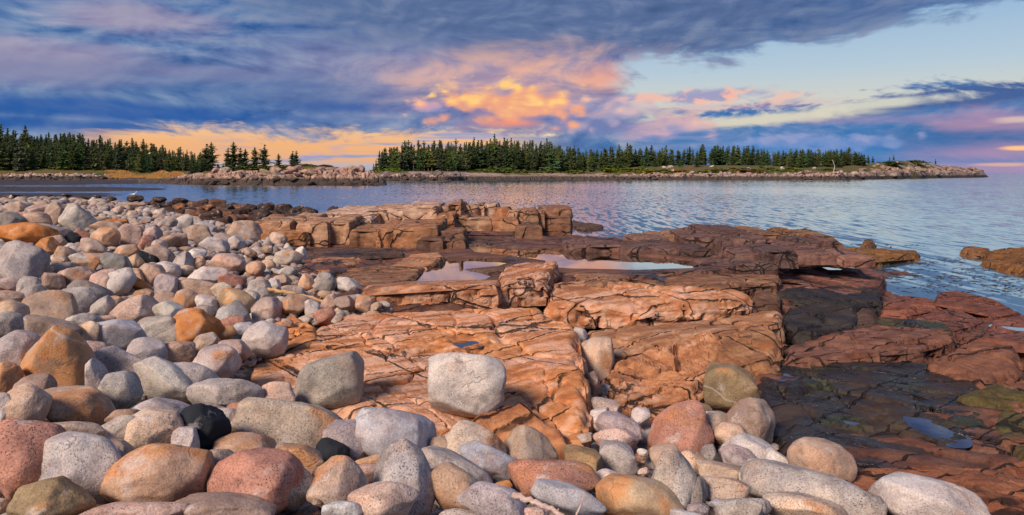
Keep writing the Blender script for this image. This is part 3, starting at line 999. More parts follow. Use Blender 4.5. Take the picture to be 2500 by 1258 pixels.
# flats left of the pools
slab('rock_slab', [(745, 655, 1.02), (800, 668, 1.04), (892, 640, 1.05), (880, 626, 1.04), (760, 630, 1.02)], .7, (.38, .20, .11), 'cracked tan plate of rock beside the cobbles left of the pools', film=.12, joints=1., seed=40)
slab('rock_slab', [(815, 676, 1.05), (872, 701, 1.05), (988, 694, 1.05), (1040, 651, 1.08), (960, 645, 1.07), (850, 655, 1.05)], .6, (.26, .14, .08), 'dark-topped rock sheet with a tan rim sloping into the near pool', film=.24, joints=.4, rnd=.10, seed=41)
slab('rock_slab', [(958, 647, 1.08), (1042, 650, 1.06), (1084, 625, 1.14), (1076, 614, 1.14), (1000, 620, 1.12)], .6, (.40, .21, .115), 'tan rock lip at the far left corner of the near pool', film=.05, joints=.3, rnd=.08, seed=42)
slab('rock_slab', [(748, 630, 1.02), (860, 630, 1.03), (985, 622, 1.04), (988, 606, 1.04), (820, 602, 1.02), (748, 611, 1.02)], .6, (.10, .06, .045), 'flat dark wet rock in front of the jointed outcrop', film=.3, wet=.6, joints=.6, seed=43)
slab('rock_slab', [(1082, 631, 1.03), (1180, 633, 1.015), (1292, 639, 1.03), (1262, 631, 1.015), (1150, 620, 1.015), (1086, 617, 1.03)], .6, (.14, .08, .05), 'thin dark rock bar dividing the two tide pools', film=.2, wet=.5, joints=.5, seed=44, top=.025)
slab('rock_slab', [(1135, 656, 1.0), (1200, 666, 1.03), (1242, 660, 1.06), (1232, 647, 1.04)], .7, (.13, .075, .05), 'small dark rock tongue reaching into the near pool', film=.2, wet=.5, seed=45, top=.02)
slab('rock_slab', [(1425, 692, 1.09), (1470, 690, 1.10), (1550, 676, 1.06), (1480, 664, 1.04), (1400, 664, 1.05)], .7, (.30, .16, .09), 'low tan hump between the bench and the wide pool', film=.1, seed=46)
slab('rock_slab', [(1140, 595, 1.03), (1260, 602, 1.03), (1395, 607, 1.03), (1425, 600, .98), (1392, 586, .85), (1250, 576, .95), (1140, 574, 1.0)], .3, (.13, .075, .062), 'wet violet-brown rock shelf below the jointed outcrop', film=.12, wet=1., top=.04, rnd=.05, joints=.8, seed=47)

# --- jointed outcrop in the middle distance
J = empty('rock_outcrop', atY(1000, 600, 21))
tag(J, 'tan jointed rock outcrop with upright blocks in front of the bay', 'rock outcrop', kind='thing')
LB = (.42, .255, .16)
for a in [(780, 905, 520, 556, 24.5, 4.5, PINK, .05), (895, 1000, 512, 558, 24.0, 4.0, PINK, .05), (985, 1066, 505, 558, 23.5, 3.5, PINK, .05),
          (614, 708, 541, 574, 21.5, 1.6, LB, .1), (704, 764, 534, 570, 22, 1.6, LB, .1), (637, 752, 567, 606, 20.5, 1.2, (.33, .165, .08), 0),
          (728, 800, 547, 606, 20.8, 1.6, LB, .1), (795, 852, 543, 603, 21, 1.8, LB, .1), (840, 905, 538, 560, 22.5, 2, PINK, .2),
          (855, 925, 562, 608, 20.6, 1.6, (.30, .16, .09), .1), (920, 965, 557, 608, 20.4, 1.8, BROWN, .1), (960, 1067, 554, 609, 20.3, 2.2, (.33, .175, .095), .1),
          (1062, 1098, 502, 535, 24.5, 2, PINK, 0), (1096, 1130, 497, 535, 24.4, 2, (.40, .21, .12), 0), (1066, 1108, 524, 570, 23, 1.5, BROWN, 0), (1104, 1142, 528, 566, 23.5, 1.5, (.30, .17, .10), 0),
          (1130, 1165, 502, 534, 25, 1.5, LB, 0), (1163, 1182, 499, 538, 25.1, 1.5, LB, 0), (1180, 1215, 497, 538, 25.3, 1.5, PINK, 0), (1207, 1246, 507, 544, 25, 1.5, BROWN, 0), (1140, 1200, 533, 560, 23.4, 1.5, LB, 0),
          (1198, 1262, 534, 560, 23.6, 1.5, (.34, .18, .10), 0), (1242, 1270, 514, 555, 24.5, 1.5, LB, 0), (1268, 1312, 513, 556, 24.5, 2, (.33, .18, .105), 0), (1309, 1330, 517, 554, 24.7, 1.6, (.28, .15, .09), 0),
          (1326, 1394, 508, 530, 25.5, 2.4, (.24, .13, .08), 0), (1320, 1393, 528, 572, 24.8, 2.4, (.19, .10, .065), 0), (1262, 1322, 550, 584, 23, 2, (.22, .12, .075), 0),
          (1050, 1132, 566, 604, 20.6, 1.6, (.21, .115, .07), 0), (1078, 1100, 584, 619, 19.3, 1.0, DARK, 0), (1098, 1134, 588, 620, 19.3, 1.0, (.19, .10, .065), 0), (1022, 1080, 584, 620, 19.2, 1.0, DARK, 0)]:
    x0, x1, yt, yb, Y, dp, c, tl_ = a
    o = blk(x0, x1, yt, yb, Y, dp, c, J, tilt=tl_, film=.05 if sum(c) > .4 else .15, pale=.25 if c is PINK else .1)
    o.matrix_parent_inverse = Matrix.Translation(-J.location)
o = blk(1122, 1130, 486, 520, 23.9, .18, (.33, .18, .11), J, name='standing_stone', rnd=.03, wall=.02, joints=0)
o.matrix_parent_inverse = Matrix.Translation(-J.location)

# --- dark ridge behind the wide pool
R = empty('rock_ridge', atY(1650, 620, 18))
tag(R, 'dark wet ridge of jointed rock behind the wide tide pool', 'rock ridge', kind='thing')
D2, D3 = (.15, .085, .07), (.11, .066, .056)
for a in [(1385, 1440, 601, 619, 18.6, 1.5, D2), (1436, 1520, 599, 620, 18.5, 1.6, D2), (1516, 1600, 602, 623, 18.2, 1.6, D3), (1596, 1668, 606, 626, 17.9, 1.7, D2), (1664, 1740, 609, 631, 17.5, 1.8, D3),
          (1560, 1640, 588, 612, 19.5, 2, (.20, .115, .085)), (1592, 1634, 576, 600, 21.5, 1.4, (.24, .14, .09)), (1630, 1676, 574, 602, 21.0, 1.6, (.26, .15, .09)), (1656, 1688, 569, 588, 22.5, 1.2, (.22, .12, .07)),
          (1676, 1768, 580, 614, 19.6, 2.0, D2), (1764, 1796, 590, 622, 18.6, 1.4, D3), (1792, 1826, 586, 624, 18.4, 1.5, D2), (1822, 1850, 586, 624, 18.5, 1.5, D3), (1846, 1894, 588, 626, 18.3, 1.7, D2),
          (1694, 1740, 570, 588, 23, 1.8, (.25, .14, .08)), (1736, 1832, 566, 592, 22.0, 2.6, D2), (1828, 1910, 570, 592, 22.0, 2.2, (.27, .15, .08)),
          (1890, 1952, 598, 622, 18.2, 2.2, D2), (1926, 1975, 571, 596, 22, 2, (.25, .14, .075)), (1970, 2034, 575, 604, 21, 2, (.27, .15, .07)), (1960, 2030, 590, 612, 19.5, 1.8, D3),
          (2028, 2062, 590, 628, 19.0, 1.8, D2), (1868, 1940, 612, 648, 15.8, 1.3, (.10, .062, .058)), (1936, 2040, 618, 640, 16.8, 2.2, (.17, .09, .07)), (2036, 2134, 626, 646, 17.6, 1.6, (.19, .10, .075)),
          (1796, 1876, 618, 646, 16.2, 1.4, D2), (1716, 1800, 649, 666, 15.6, .8, D2), (1796, 1900, 644, 666, 15.6, .9, D3), (1758, 1830, 632, 650, 16.7, .9, D2)]:
    x0, x1, yt, yb, Y, dp, c = a
    o = blk(x0, x1, yt, yb, Y, dp, c, R, film=.12, wet=.75, top=.045, tilt=.04)
    o.matrix_parent_inverse = Matrix.Translation(-R.location)

# --- rocks standing in the water
def sea_rock(pts, label, col, zb=-.4, **kw):
    return slab('sea_rock', pts, zb, col, label, film=.1, wet=.6, top=.08, rnd=.14, wall=.10, joints=.9, **kw)
WEED = (.20, .105, .035)
sea_rock([(2040, 630, .30), (2110, 636, .28), (2180, 628, .22), (2242, 622, .20), (2240, 610, .25), (2150, 604, .26), (2045, 603, .34)], 'low weed-brown ledge running out into the water beyond the dark ridge', WEED, seed=60)
sea_rock([(2104, 592, .25), (2122, 595, .25), (2137, 590, .22), (2130, 582, .30), (2110, 581, .32)], 'lone round brown rock in the water off the ridge', (.17, .09, .04), seed=61)
sea_rock([(2166, 603, .05), (2176, 604, .05), (2182, 601, .04), (2172, 599, .06)], 'tiny dark rock awash beside the lone brown rock', (.1, .06, .04), seed=62)
sea_rock([(2345, 612, .18), (2400, 618, .20), (2420, 606, .25), (2380, 600, .24), (2350, 603, .2)], 'low weed-covered rock at the tip of the islet on the right', (.19, .095, .04), seed=63)
sea_rock([(2398, 638, .16), (2450, 650, .18), (2560, 664, .22), (2640, 640, .28), (2560, 606, .30), (2460, 603, .26), (2410, 612, .24)], 'golden-brown seaweed covered islet cut by the right edge', (.20, .092, .026), seed=64)
sea_rock([(1393, 552, .15), (1425, 556, .2), (1470, 555, .16), (1472, 547, .2), (1430, 543, .24), (1396, 536, .3)], 'low dark rock in the water right of the jointed outcrop', (.10, .06, .045), seed=65)
sea_rock([(796, 512, .3), (815, 514, .3), (836, 511, .25), (825, 504, .45), (808, 502, .5)], 'lone dark rock at the waterline left of the outcrop', (.09, .06, .05), seed=66)

# --- water standing on the shelf
def water_mat(name, deep, rough, waves):
    m, nt, p = new_mat(name)
    pos = geo(nt)
    put(nt, p, 'Base Color', deep)
    put(nt, p, 'Roughness', rough)
    put(nt, p, 'IOR', 1.33)
    put(nt, p, 'Specular IOR Level', 0.5)
    if waves:
        h = None
        for sc, st, amp, det in waves:
            n = noise(nt, vmath(nt, 'MULTIPLY', pos, st), sc, det, .6) * amp
            h = n if h is None else h + n
        bump(nt, p, h, 1.0, 1.0)
    return m


POOLM = water_mat("pool_water", (.035, .018, .010), 0.015, [(3.0, (1, 1, 1), .0012, 2)])


def flat_poly(name, pts, z, mat, parent=None):
    P = [at(px, py, z) for px, py in pts]
    bm = bmesh.new()
    f = bm.faces.new([bm.verts.new(p) for p in P])
    bm.normal_update()
    if f.normal.z < 0: f.normal_flip()
    me = bpy.data.meshes.new(name)
    bm.to_mesh(me); bm.free()
    me.materials.append(mat)
    return obj(name, me, parent)


def grow(pts, k):
    c = np.mean(pts, 0)
    return [tuple(c + (np.array(p) - c) * k) for p in pts]


tag(flat_poly('tide_pool', grow(POOLS[0][1], 1.06), .985, POOLM), 'near triangular tide pool behind the orange rock step', 'tide pool', kind='thing')
tag(flat_poly('tide_pool', grow(POOLS[1][1], 1.03), .98, POOLM), 'wide bright tide pool below the dark ridge', 'tide pool', kind='thing')
tag(flat_poly('tide_pool', [(860, 608), (1020, 608), (1020, 595), (860, 595)], 1.0, POOLM), 'narrow rust-brown pool at the foot of the jointed outcrop', 'tide pool', kind='thing')
for px, py, cb, lab in PUD:
    x, y, rx, ry = cb[0]
    lv = cb[1]
    t = np.linspace(0, 2 * math.pi, 40, endpoint=False)
    V_ = np.c_[x + np.cos(t) * rx * 1.8, y + np.sin(t) * ry * 1.8, np.full(40, lv)]
    me = mesh('puddle', np.vstack([V_, [(x, y, lv)]]), [(i, (i + 1) % 40, 40) for i in range(40)], False, POOLM)
    tag(obj('puddle', me), lab, 'puddle', kind='thing')

def sea_mat():
    m, nt, p = new_mat("sea_water")
    pos = geo(nt)
    n = noise(nt, vmath(nt, 'MULTIPLY', pos, (3.0, .42, 1)), 1.0, 4, .62, color=True)
    sw = noise(nt, vmath(nt, 'MULTIPLY', pos, (.02, .012, 1)), 1.0, 2, .5)
    sp = nt.nodes.new('ShaderNodeSeparateXYZ')
    nt.links.new(n.s, sp.inputs[0])
    k = sstep(sw, .3, .6) * .6 + .4                       # breeze: some lanes lie smoother than others
    nx = (V(nt, sp.outputs[0]) - .5) * k * .10
    ny = (V(nt, sp.outputs[1]) - .5) * k * .36 - .042      # the faces of the ripples one sees lean this way
    nn = nt.nodes.new('ShaderNodeVectorMath')
    nn.operation = 'NORMALIZE'
    nt.links.new(comb(nt, nx, ny, 1.0).s, nn.inputs[0])
    nt.links.new(nn.outputs[0], p.inputs['Normal'])
    put(nt, p, 'Base Color', (.05, .115, .16))
    put(nt, p, 'Roughness', .07)
    put(nt, p, 'IOR', 1.9)
    put(nt, p, 'Coat Weight', .7)
    put(nt, p, 'Coat Roughness', .06)
    put(nt, p, 'Coat IOR', 1.4)
    nt.links.new(nn.outputs[0], p.inputs['Coat Normal'])
    return m


SEAM = sea_mat()
_pw = POOLM.node_tree.nodes["Principled BSDF"].inputs
_pw["IOR"].default_value = 1.6
_pw["Coat Weight"].default_value = 1.0
_pw["Coat Roughness"].default_value = .01
_pw["Coat IOR"].default_value = 1.45
S = 60000.0
me = mesh('sea', [(-S, -200, 0), (S, -200, 0), (S, S, 0), (-S, S, 0)], [(0, 1, 2, 3)], False, SEAM)
tag(obj('sea', me), 'blue rippled sea filling the bay', kind='structure')

# ------------------------------------------------------------------ boulder beach
beach_ctrl = [(0, 1258, 1.32), (400, 1258, 1.25), (800, 1258, 1.20), (1250, 1258, 1.08), (1700, 1258, .92), (2100, 1258, .80), (2400, 1258, .72), (2000, 1180, .62),
              (0, 1000, 1.36), (300, 1000, 1.22), (560, 1000, .98), (700, 1010, .92), (900, 1060, .92), (1100, 1110, .84), (1300, 1130, .72), (1450, 1120, .58), (1600, 1100, .56), (1750, 1060, .52), (1880, 1120, .50),
              (1460, 900, .52), (1470, 1000, .48), (2050, 1130, .52),
              (0, 800, 1.40), (250, 800, 1.24), (450, 820, 1.04), (620, 810, .98), (700, 780, .98), (820, 740, .98), (900, 730, .95),
              (0, 650, 1.40), (250, 650, 1.28), (500, 680, 1.12), (700, 690, 1.04), (800, 690, 1.04), (740, 620, 1.05), (600, 600, 1.15),
              (0, 560, 1.5), (250, 560, 1.42), (450, 560, 1.26), (620, 560, 1.15), (0, 500, 1.55), (200, 500, 1.45), (350, 510, 1.30), (480, 530, 1.18)]
beach_h = idw(beach_ctrl, .03)
BEACH_PX = np.array([(-260, 492), (60, 488), (200, 490), (330, 500), (430, 522), (520, 540), (600, 560), (680, 585), (740, 615), (742, 650), (800, 680), (880, 700), (960, 745), (900, 760), (780, 765), (700, 790),
                     (640, 850), (570, 900), (600, 960), (760, 1010), (1040, 1070), (1400, 1110), (1440, 1040), (1430, 900), (1400, 830), (1480, 830), (1500, 900), (1460, 990), (1640, 1010), (1740, 1000), (1880, 1010), (1900, 1110),
                     (2060, 1140), (2120, 1230), (2400, 1225), (2560, 1330), (2560, 1500), (-260, 1500)], float)


def beach_hit(px, py, up=0.0):
    """where the sight line through a photo point meets the beach surface (raised by up metres)"""
    a, b = 1.5, 70.0
    ys = np.exp(np.linspace(math.log(a), math.log(b), 160))
    xs = (px - 1250) / F * ys
    zs = CAMZ - (py - HZ) * ys / F
    g = zs - beach_h(xs, ys) - up
    i = np.argmax(g < 0) if (g < 0).any() else len(g) - 1
    if i == 0: i = 1
    t = g[i - 1] / (g[i - 1] - g[i] + 1e-9)
    y = ys[i - 1] + (ys[i] - ys[i - 1]) * min(max(t, 0), 1)
    return (px - 1250) / F * y, y


# --- boulder shapes: rounded polytopes worn by the sea
def ico(n):
    bm = bmesh.new()
    bmesh.ops.create_icosphere(bm, subdivisions=n, radius=1.0)
    v = np.array([q.co[:] for q in bm.verts])
    f = np.array([[w.index for w in q.verts] for q in bm.faces])
    bm.free()
    return v, f


ICO4, ICO2, ICO1 = ico(5), ico(3), ico(2)


def stone_mesh(name, seed, kind, base, mat, rough=1.0, smooth=True):
    v, f = base
    r = np.random.RandomState(seed)
    n, p, jit = {'round': (15, 8.0, .20), 'egg': (11, 7.5, .26), 'block': (9, 11.0, .22), 'cone': (8, 8.0, .32), 'angular': (12, 26.0, .24), 'shard': (8, 40.0, .34), 'cube': (9, 15.0, .05)}[kind]
    N = r.normal(size=(n, 3))
    if kind in ('block', 'cube'):
        ax = np.array([(1, 0, 0), (-1, 0, 0), (0, 1, 0), (0, -1, 0), (0, 0, 1), (0, 0, -1)], float)
        N[:6] = ax + r.normal(size=(6, 3)) * (.16 if kind == 'block' else .09)
        if kind == 'cube':
            N[6:] = [(-.7, -.5, -.75), (.75, -.4, -.7), (.8, .1, .8)]
            jit = .04
    if kind == 'cone':
        a = r.uniform(0, 2 * math.pi, 5)
        N[:5] = np.c_[np.cos(a), np.sin(a) * .8, r.uniform(.25, .6, 5)]
        N[5:8] = [(0, 0, -1), (.8, .2, -.5), (-.8, .3, -.4)]
    N /= np.linalg.norm(N, axis=1)[:, None]
    # spread normals a little so no side is missing
    if kind in ('round', 'egg', 'angular', 'shard'):
        for _ in range(12):
            d = N[:, None] - N[None]
            q = (d ** 2).sum(2) + np.eye(n)
            N += .02 * (d / q[..., None] ** 1.5).sum(1)
            N /= np.linalg.norm(N, axis=1)[:, None]
    D = 1.0 + r.uniform(-jit, jit, n)
    if kind == 'cube': D[6:] *= 1.22
    if kind == 'cube': chips = 2
    else: chips = 8
    q = np.clip(v @ N.T, 0, None) / D
    rad = (q ** p).sum(1) ** (-1 / p)
    rad = np.minimum(rad, 1.38)
    w = v * rad[:, None]
    lo = fbm(w * 1.1 + seed * 3.3, 2)
    w *= (1 + .10 * rough * lo)[:, None]
    md = fbm(w * 3.2 + seed * 1.7, 3)
    w *= (1 + .040 * rough * md)[:, None]
    w *= (1 + .012 * rough * fbm(w * 9 + seed * .7, 3, .6))[:, None]
    if kind in ('angular', 'shard', 'block'):
        w *= (1 + .030 * rough * fbm(w * 6 + seed, 3, .6, ridge=True))[:, None]
    # chips and dents
    for _ in range(chips):
        c = r.normal(size=3)
        c /= np.linalg.norm(c)
        dd = w @ c
        top_ = np.quantile(dd, r.uniform(.90, .97))
        w -= np.clip(dd - top_, 0, None)[:, None] * c * .75
    w -= (w.max(0) + w.min(0)) / 2
    w /= (w.max(0) - w.min(0)) / 2
    return mesh(name, w, f, smooth, mat)


NVAR = {'round': 8, 'egg': 10, 'block': 8, 'cone': 6, 'angular': 7, 'shard': 4}
STONES, STONES_LO = {}, {}
_k = 0
for kd, nn in NVAR.items():
    STONES[kd], STONES_LO[kd] = [], []
    for i in range(nn):
        _k += 1
        STONES[kd].append(stone_mesh('stone_' + kd, 100 + _k, kd, ICO4, GRANITE))

STONES['cube'] = [stone_mesh('stone_cube', 777, 'cube', ICO4, GRANITE)]

# colours: name -> (albedo, stain, speck, crack, word)
TONE = {
    'grey': ((.42, .375, .345), .0, .9, .8, 'grey'), 'dgrey': ((.30, .27, .25), .0, .9, .6, 'dark grey'), 'pale': ((.53, .485, .45), .05, .7, 1., 'pale grey'),
    'lav': ((.43, .375, .375), .0, .8, .9, 'lilac-grey'), 'blue': ((.41, .41, .44), .0, .5, 1., 'blue-grey'), 'pink': ((.50, .365, .31), .15, .9, .6, 'pinkish'),
    'red': ((.44, .225, .165), .2, 1., .2, 'red'), 'tan': ((.47, .345, .265), .3, .6, .6, 'tan'), 'brown': ((.37, .27, .21), .25, .5, .6, 'brown'),
    'orange': ((.48, .325, .23), .55, .5, .7, 'orange'), 'rust': ((.42, .155, .040), .95, .3, .6, 'rust-orange'), 'ochre': ((.46, .33, .22), .80, .3, .9, 'ochre-yellow'),
    'black': ((.016, .020, .028), -.6, .1, .1, 'blue-black'), 'cream': ((.50, .40, .33), .35, .9, .6, 'cream'), 'white': ((.57, .52, .49), .1, .6, 1., 'whitish'), 'olive': ((.27, .20, .115), .2, .5, .7, 'olive-brown')}
B = []          # placed boulders
ZA, ZB, ZC = (0, 780, 2.632), (800, 780, 2.632), (1600, 780, 2.632)
ZD, ZE = (0, 460, 2.976), (580, 460, 2.976)


def put_stone(cx, cy, w, h, rot, kind, tone, note=None, sink=.30, lift=None, name='boulder', hit=None, deep=None, seed=None):
    """a stone whose outline, seen from the path, fills the given ellipse in the photo; it rests on the beach"""
    r = random.Random(len(B) * 77 + 5 if seed is None else seed)
    up = .12
    for _ in range(5):
        x, y = hit(cx, cy, up) if hit else beach_hit(cx, cy, up)
        up = (h * .5 - h * sink) * y / F if lift is None else lift
    hw, hh = w * .55 * y / F, h * .55 * y / F
    z = CAMZ - (cy - HZ) * y / F
    me = STONES[kind][r.randrange(len(STONES[kind]))]
    o = bpy.data.objects.new(name, me)
    COL.objects.link(o)
    view = Vector((x, y, z - CAMZ)).normalized()
    rt = view.cross(Vector((0, 0, 1))).normalized()
    upv = rt.cross(view).normalized()
    a = math.radians(-rot)
    ex = rt * math.cos(a) + upv * math.sin(a)
    ez = -rt * math.sin(a) + upv * math.cos(a)
    dy = (deep if deep else (hw * .55 + hh * .45))
    m = Matrix((ex * hw * (1 if r.random() < .5 else -1), view * dy, ez * hh)).transposed().to_4x4()
    m.translation = Vector((x, y, z)) + view * dy * .15
    o.matrix_world = m
    t = TONE[tone]
    f = r.uniform(.90, 1.10)
    o.color = (*(min(.62, c * f * r.uniform(.97, 1.03)) for c in t[0]), 1.0)
    o["stain"] = t[1] + r.uniform(-.15, .15)
    o["speck"] = t[2] * r.uniform(.75, 1.1)
    o["crack"] = t[3]
    B.append(dict(o=o, x=cx, y=cy, w=w, h=h, rot=rot, kind=kind, tone=tone, note=note, Y=y, name=name, size=(hw * 2)))
    return o


def Z(z, X, Yp, W, H, rot, kind, tone, note=None, **kw):
    x0, y0, s = z
    return put_stone(x0 + X / s, y0 + Yp / s, W / s, H / s, rot, kind, tone, note, **kw)


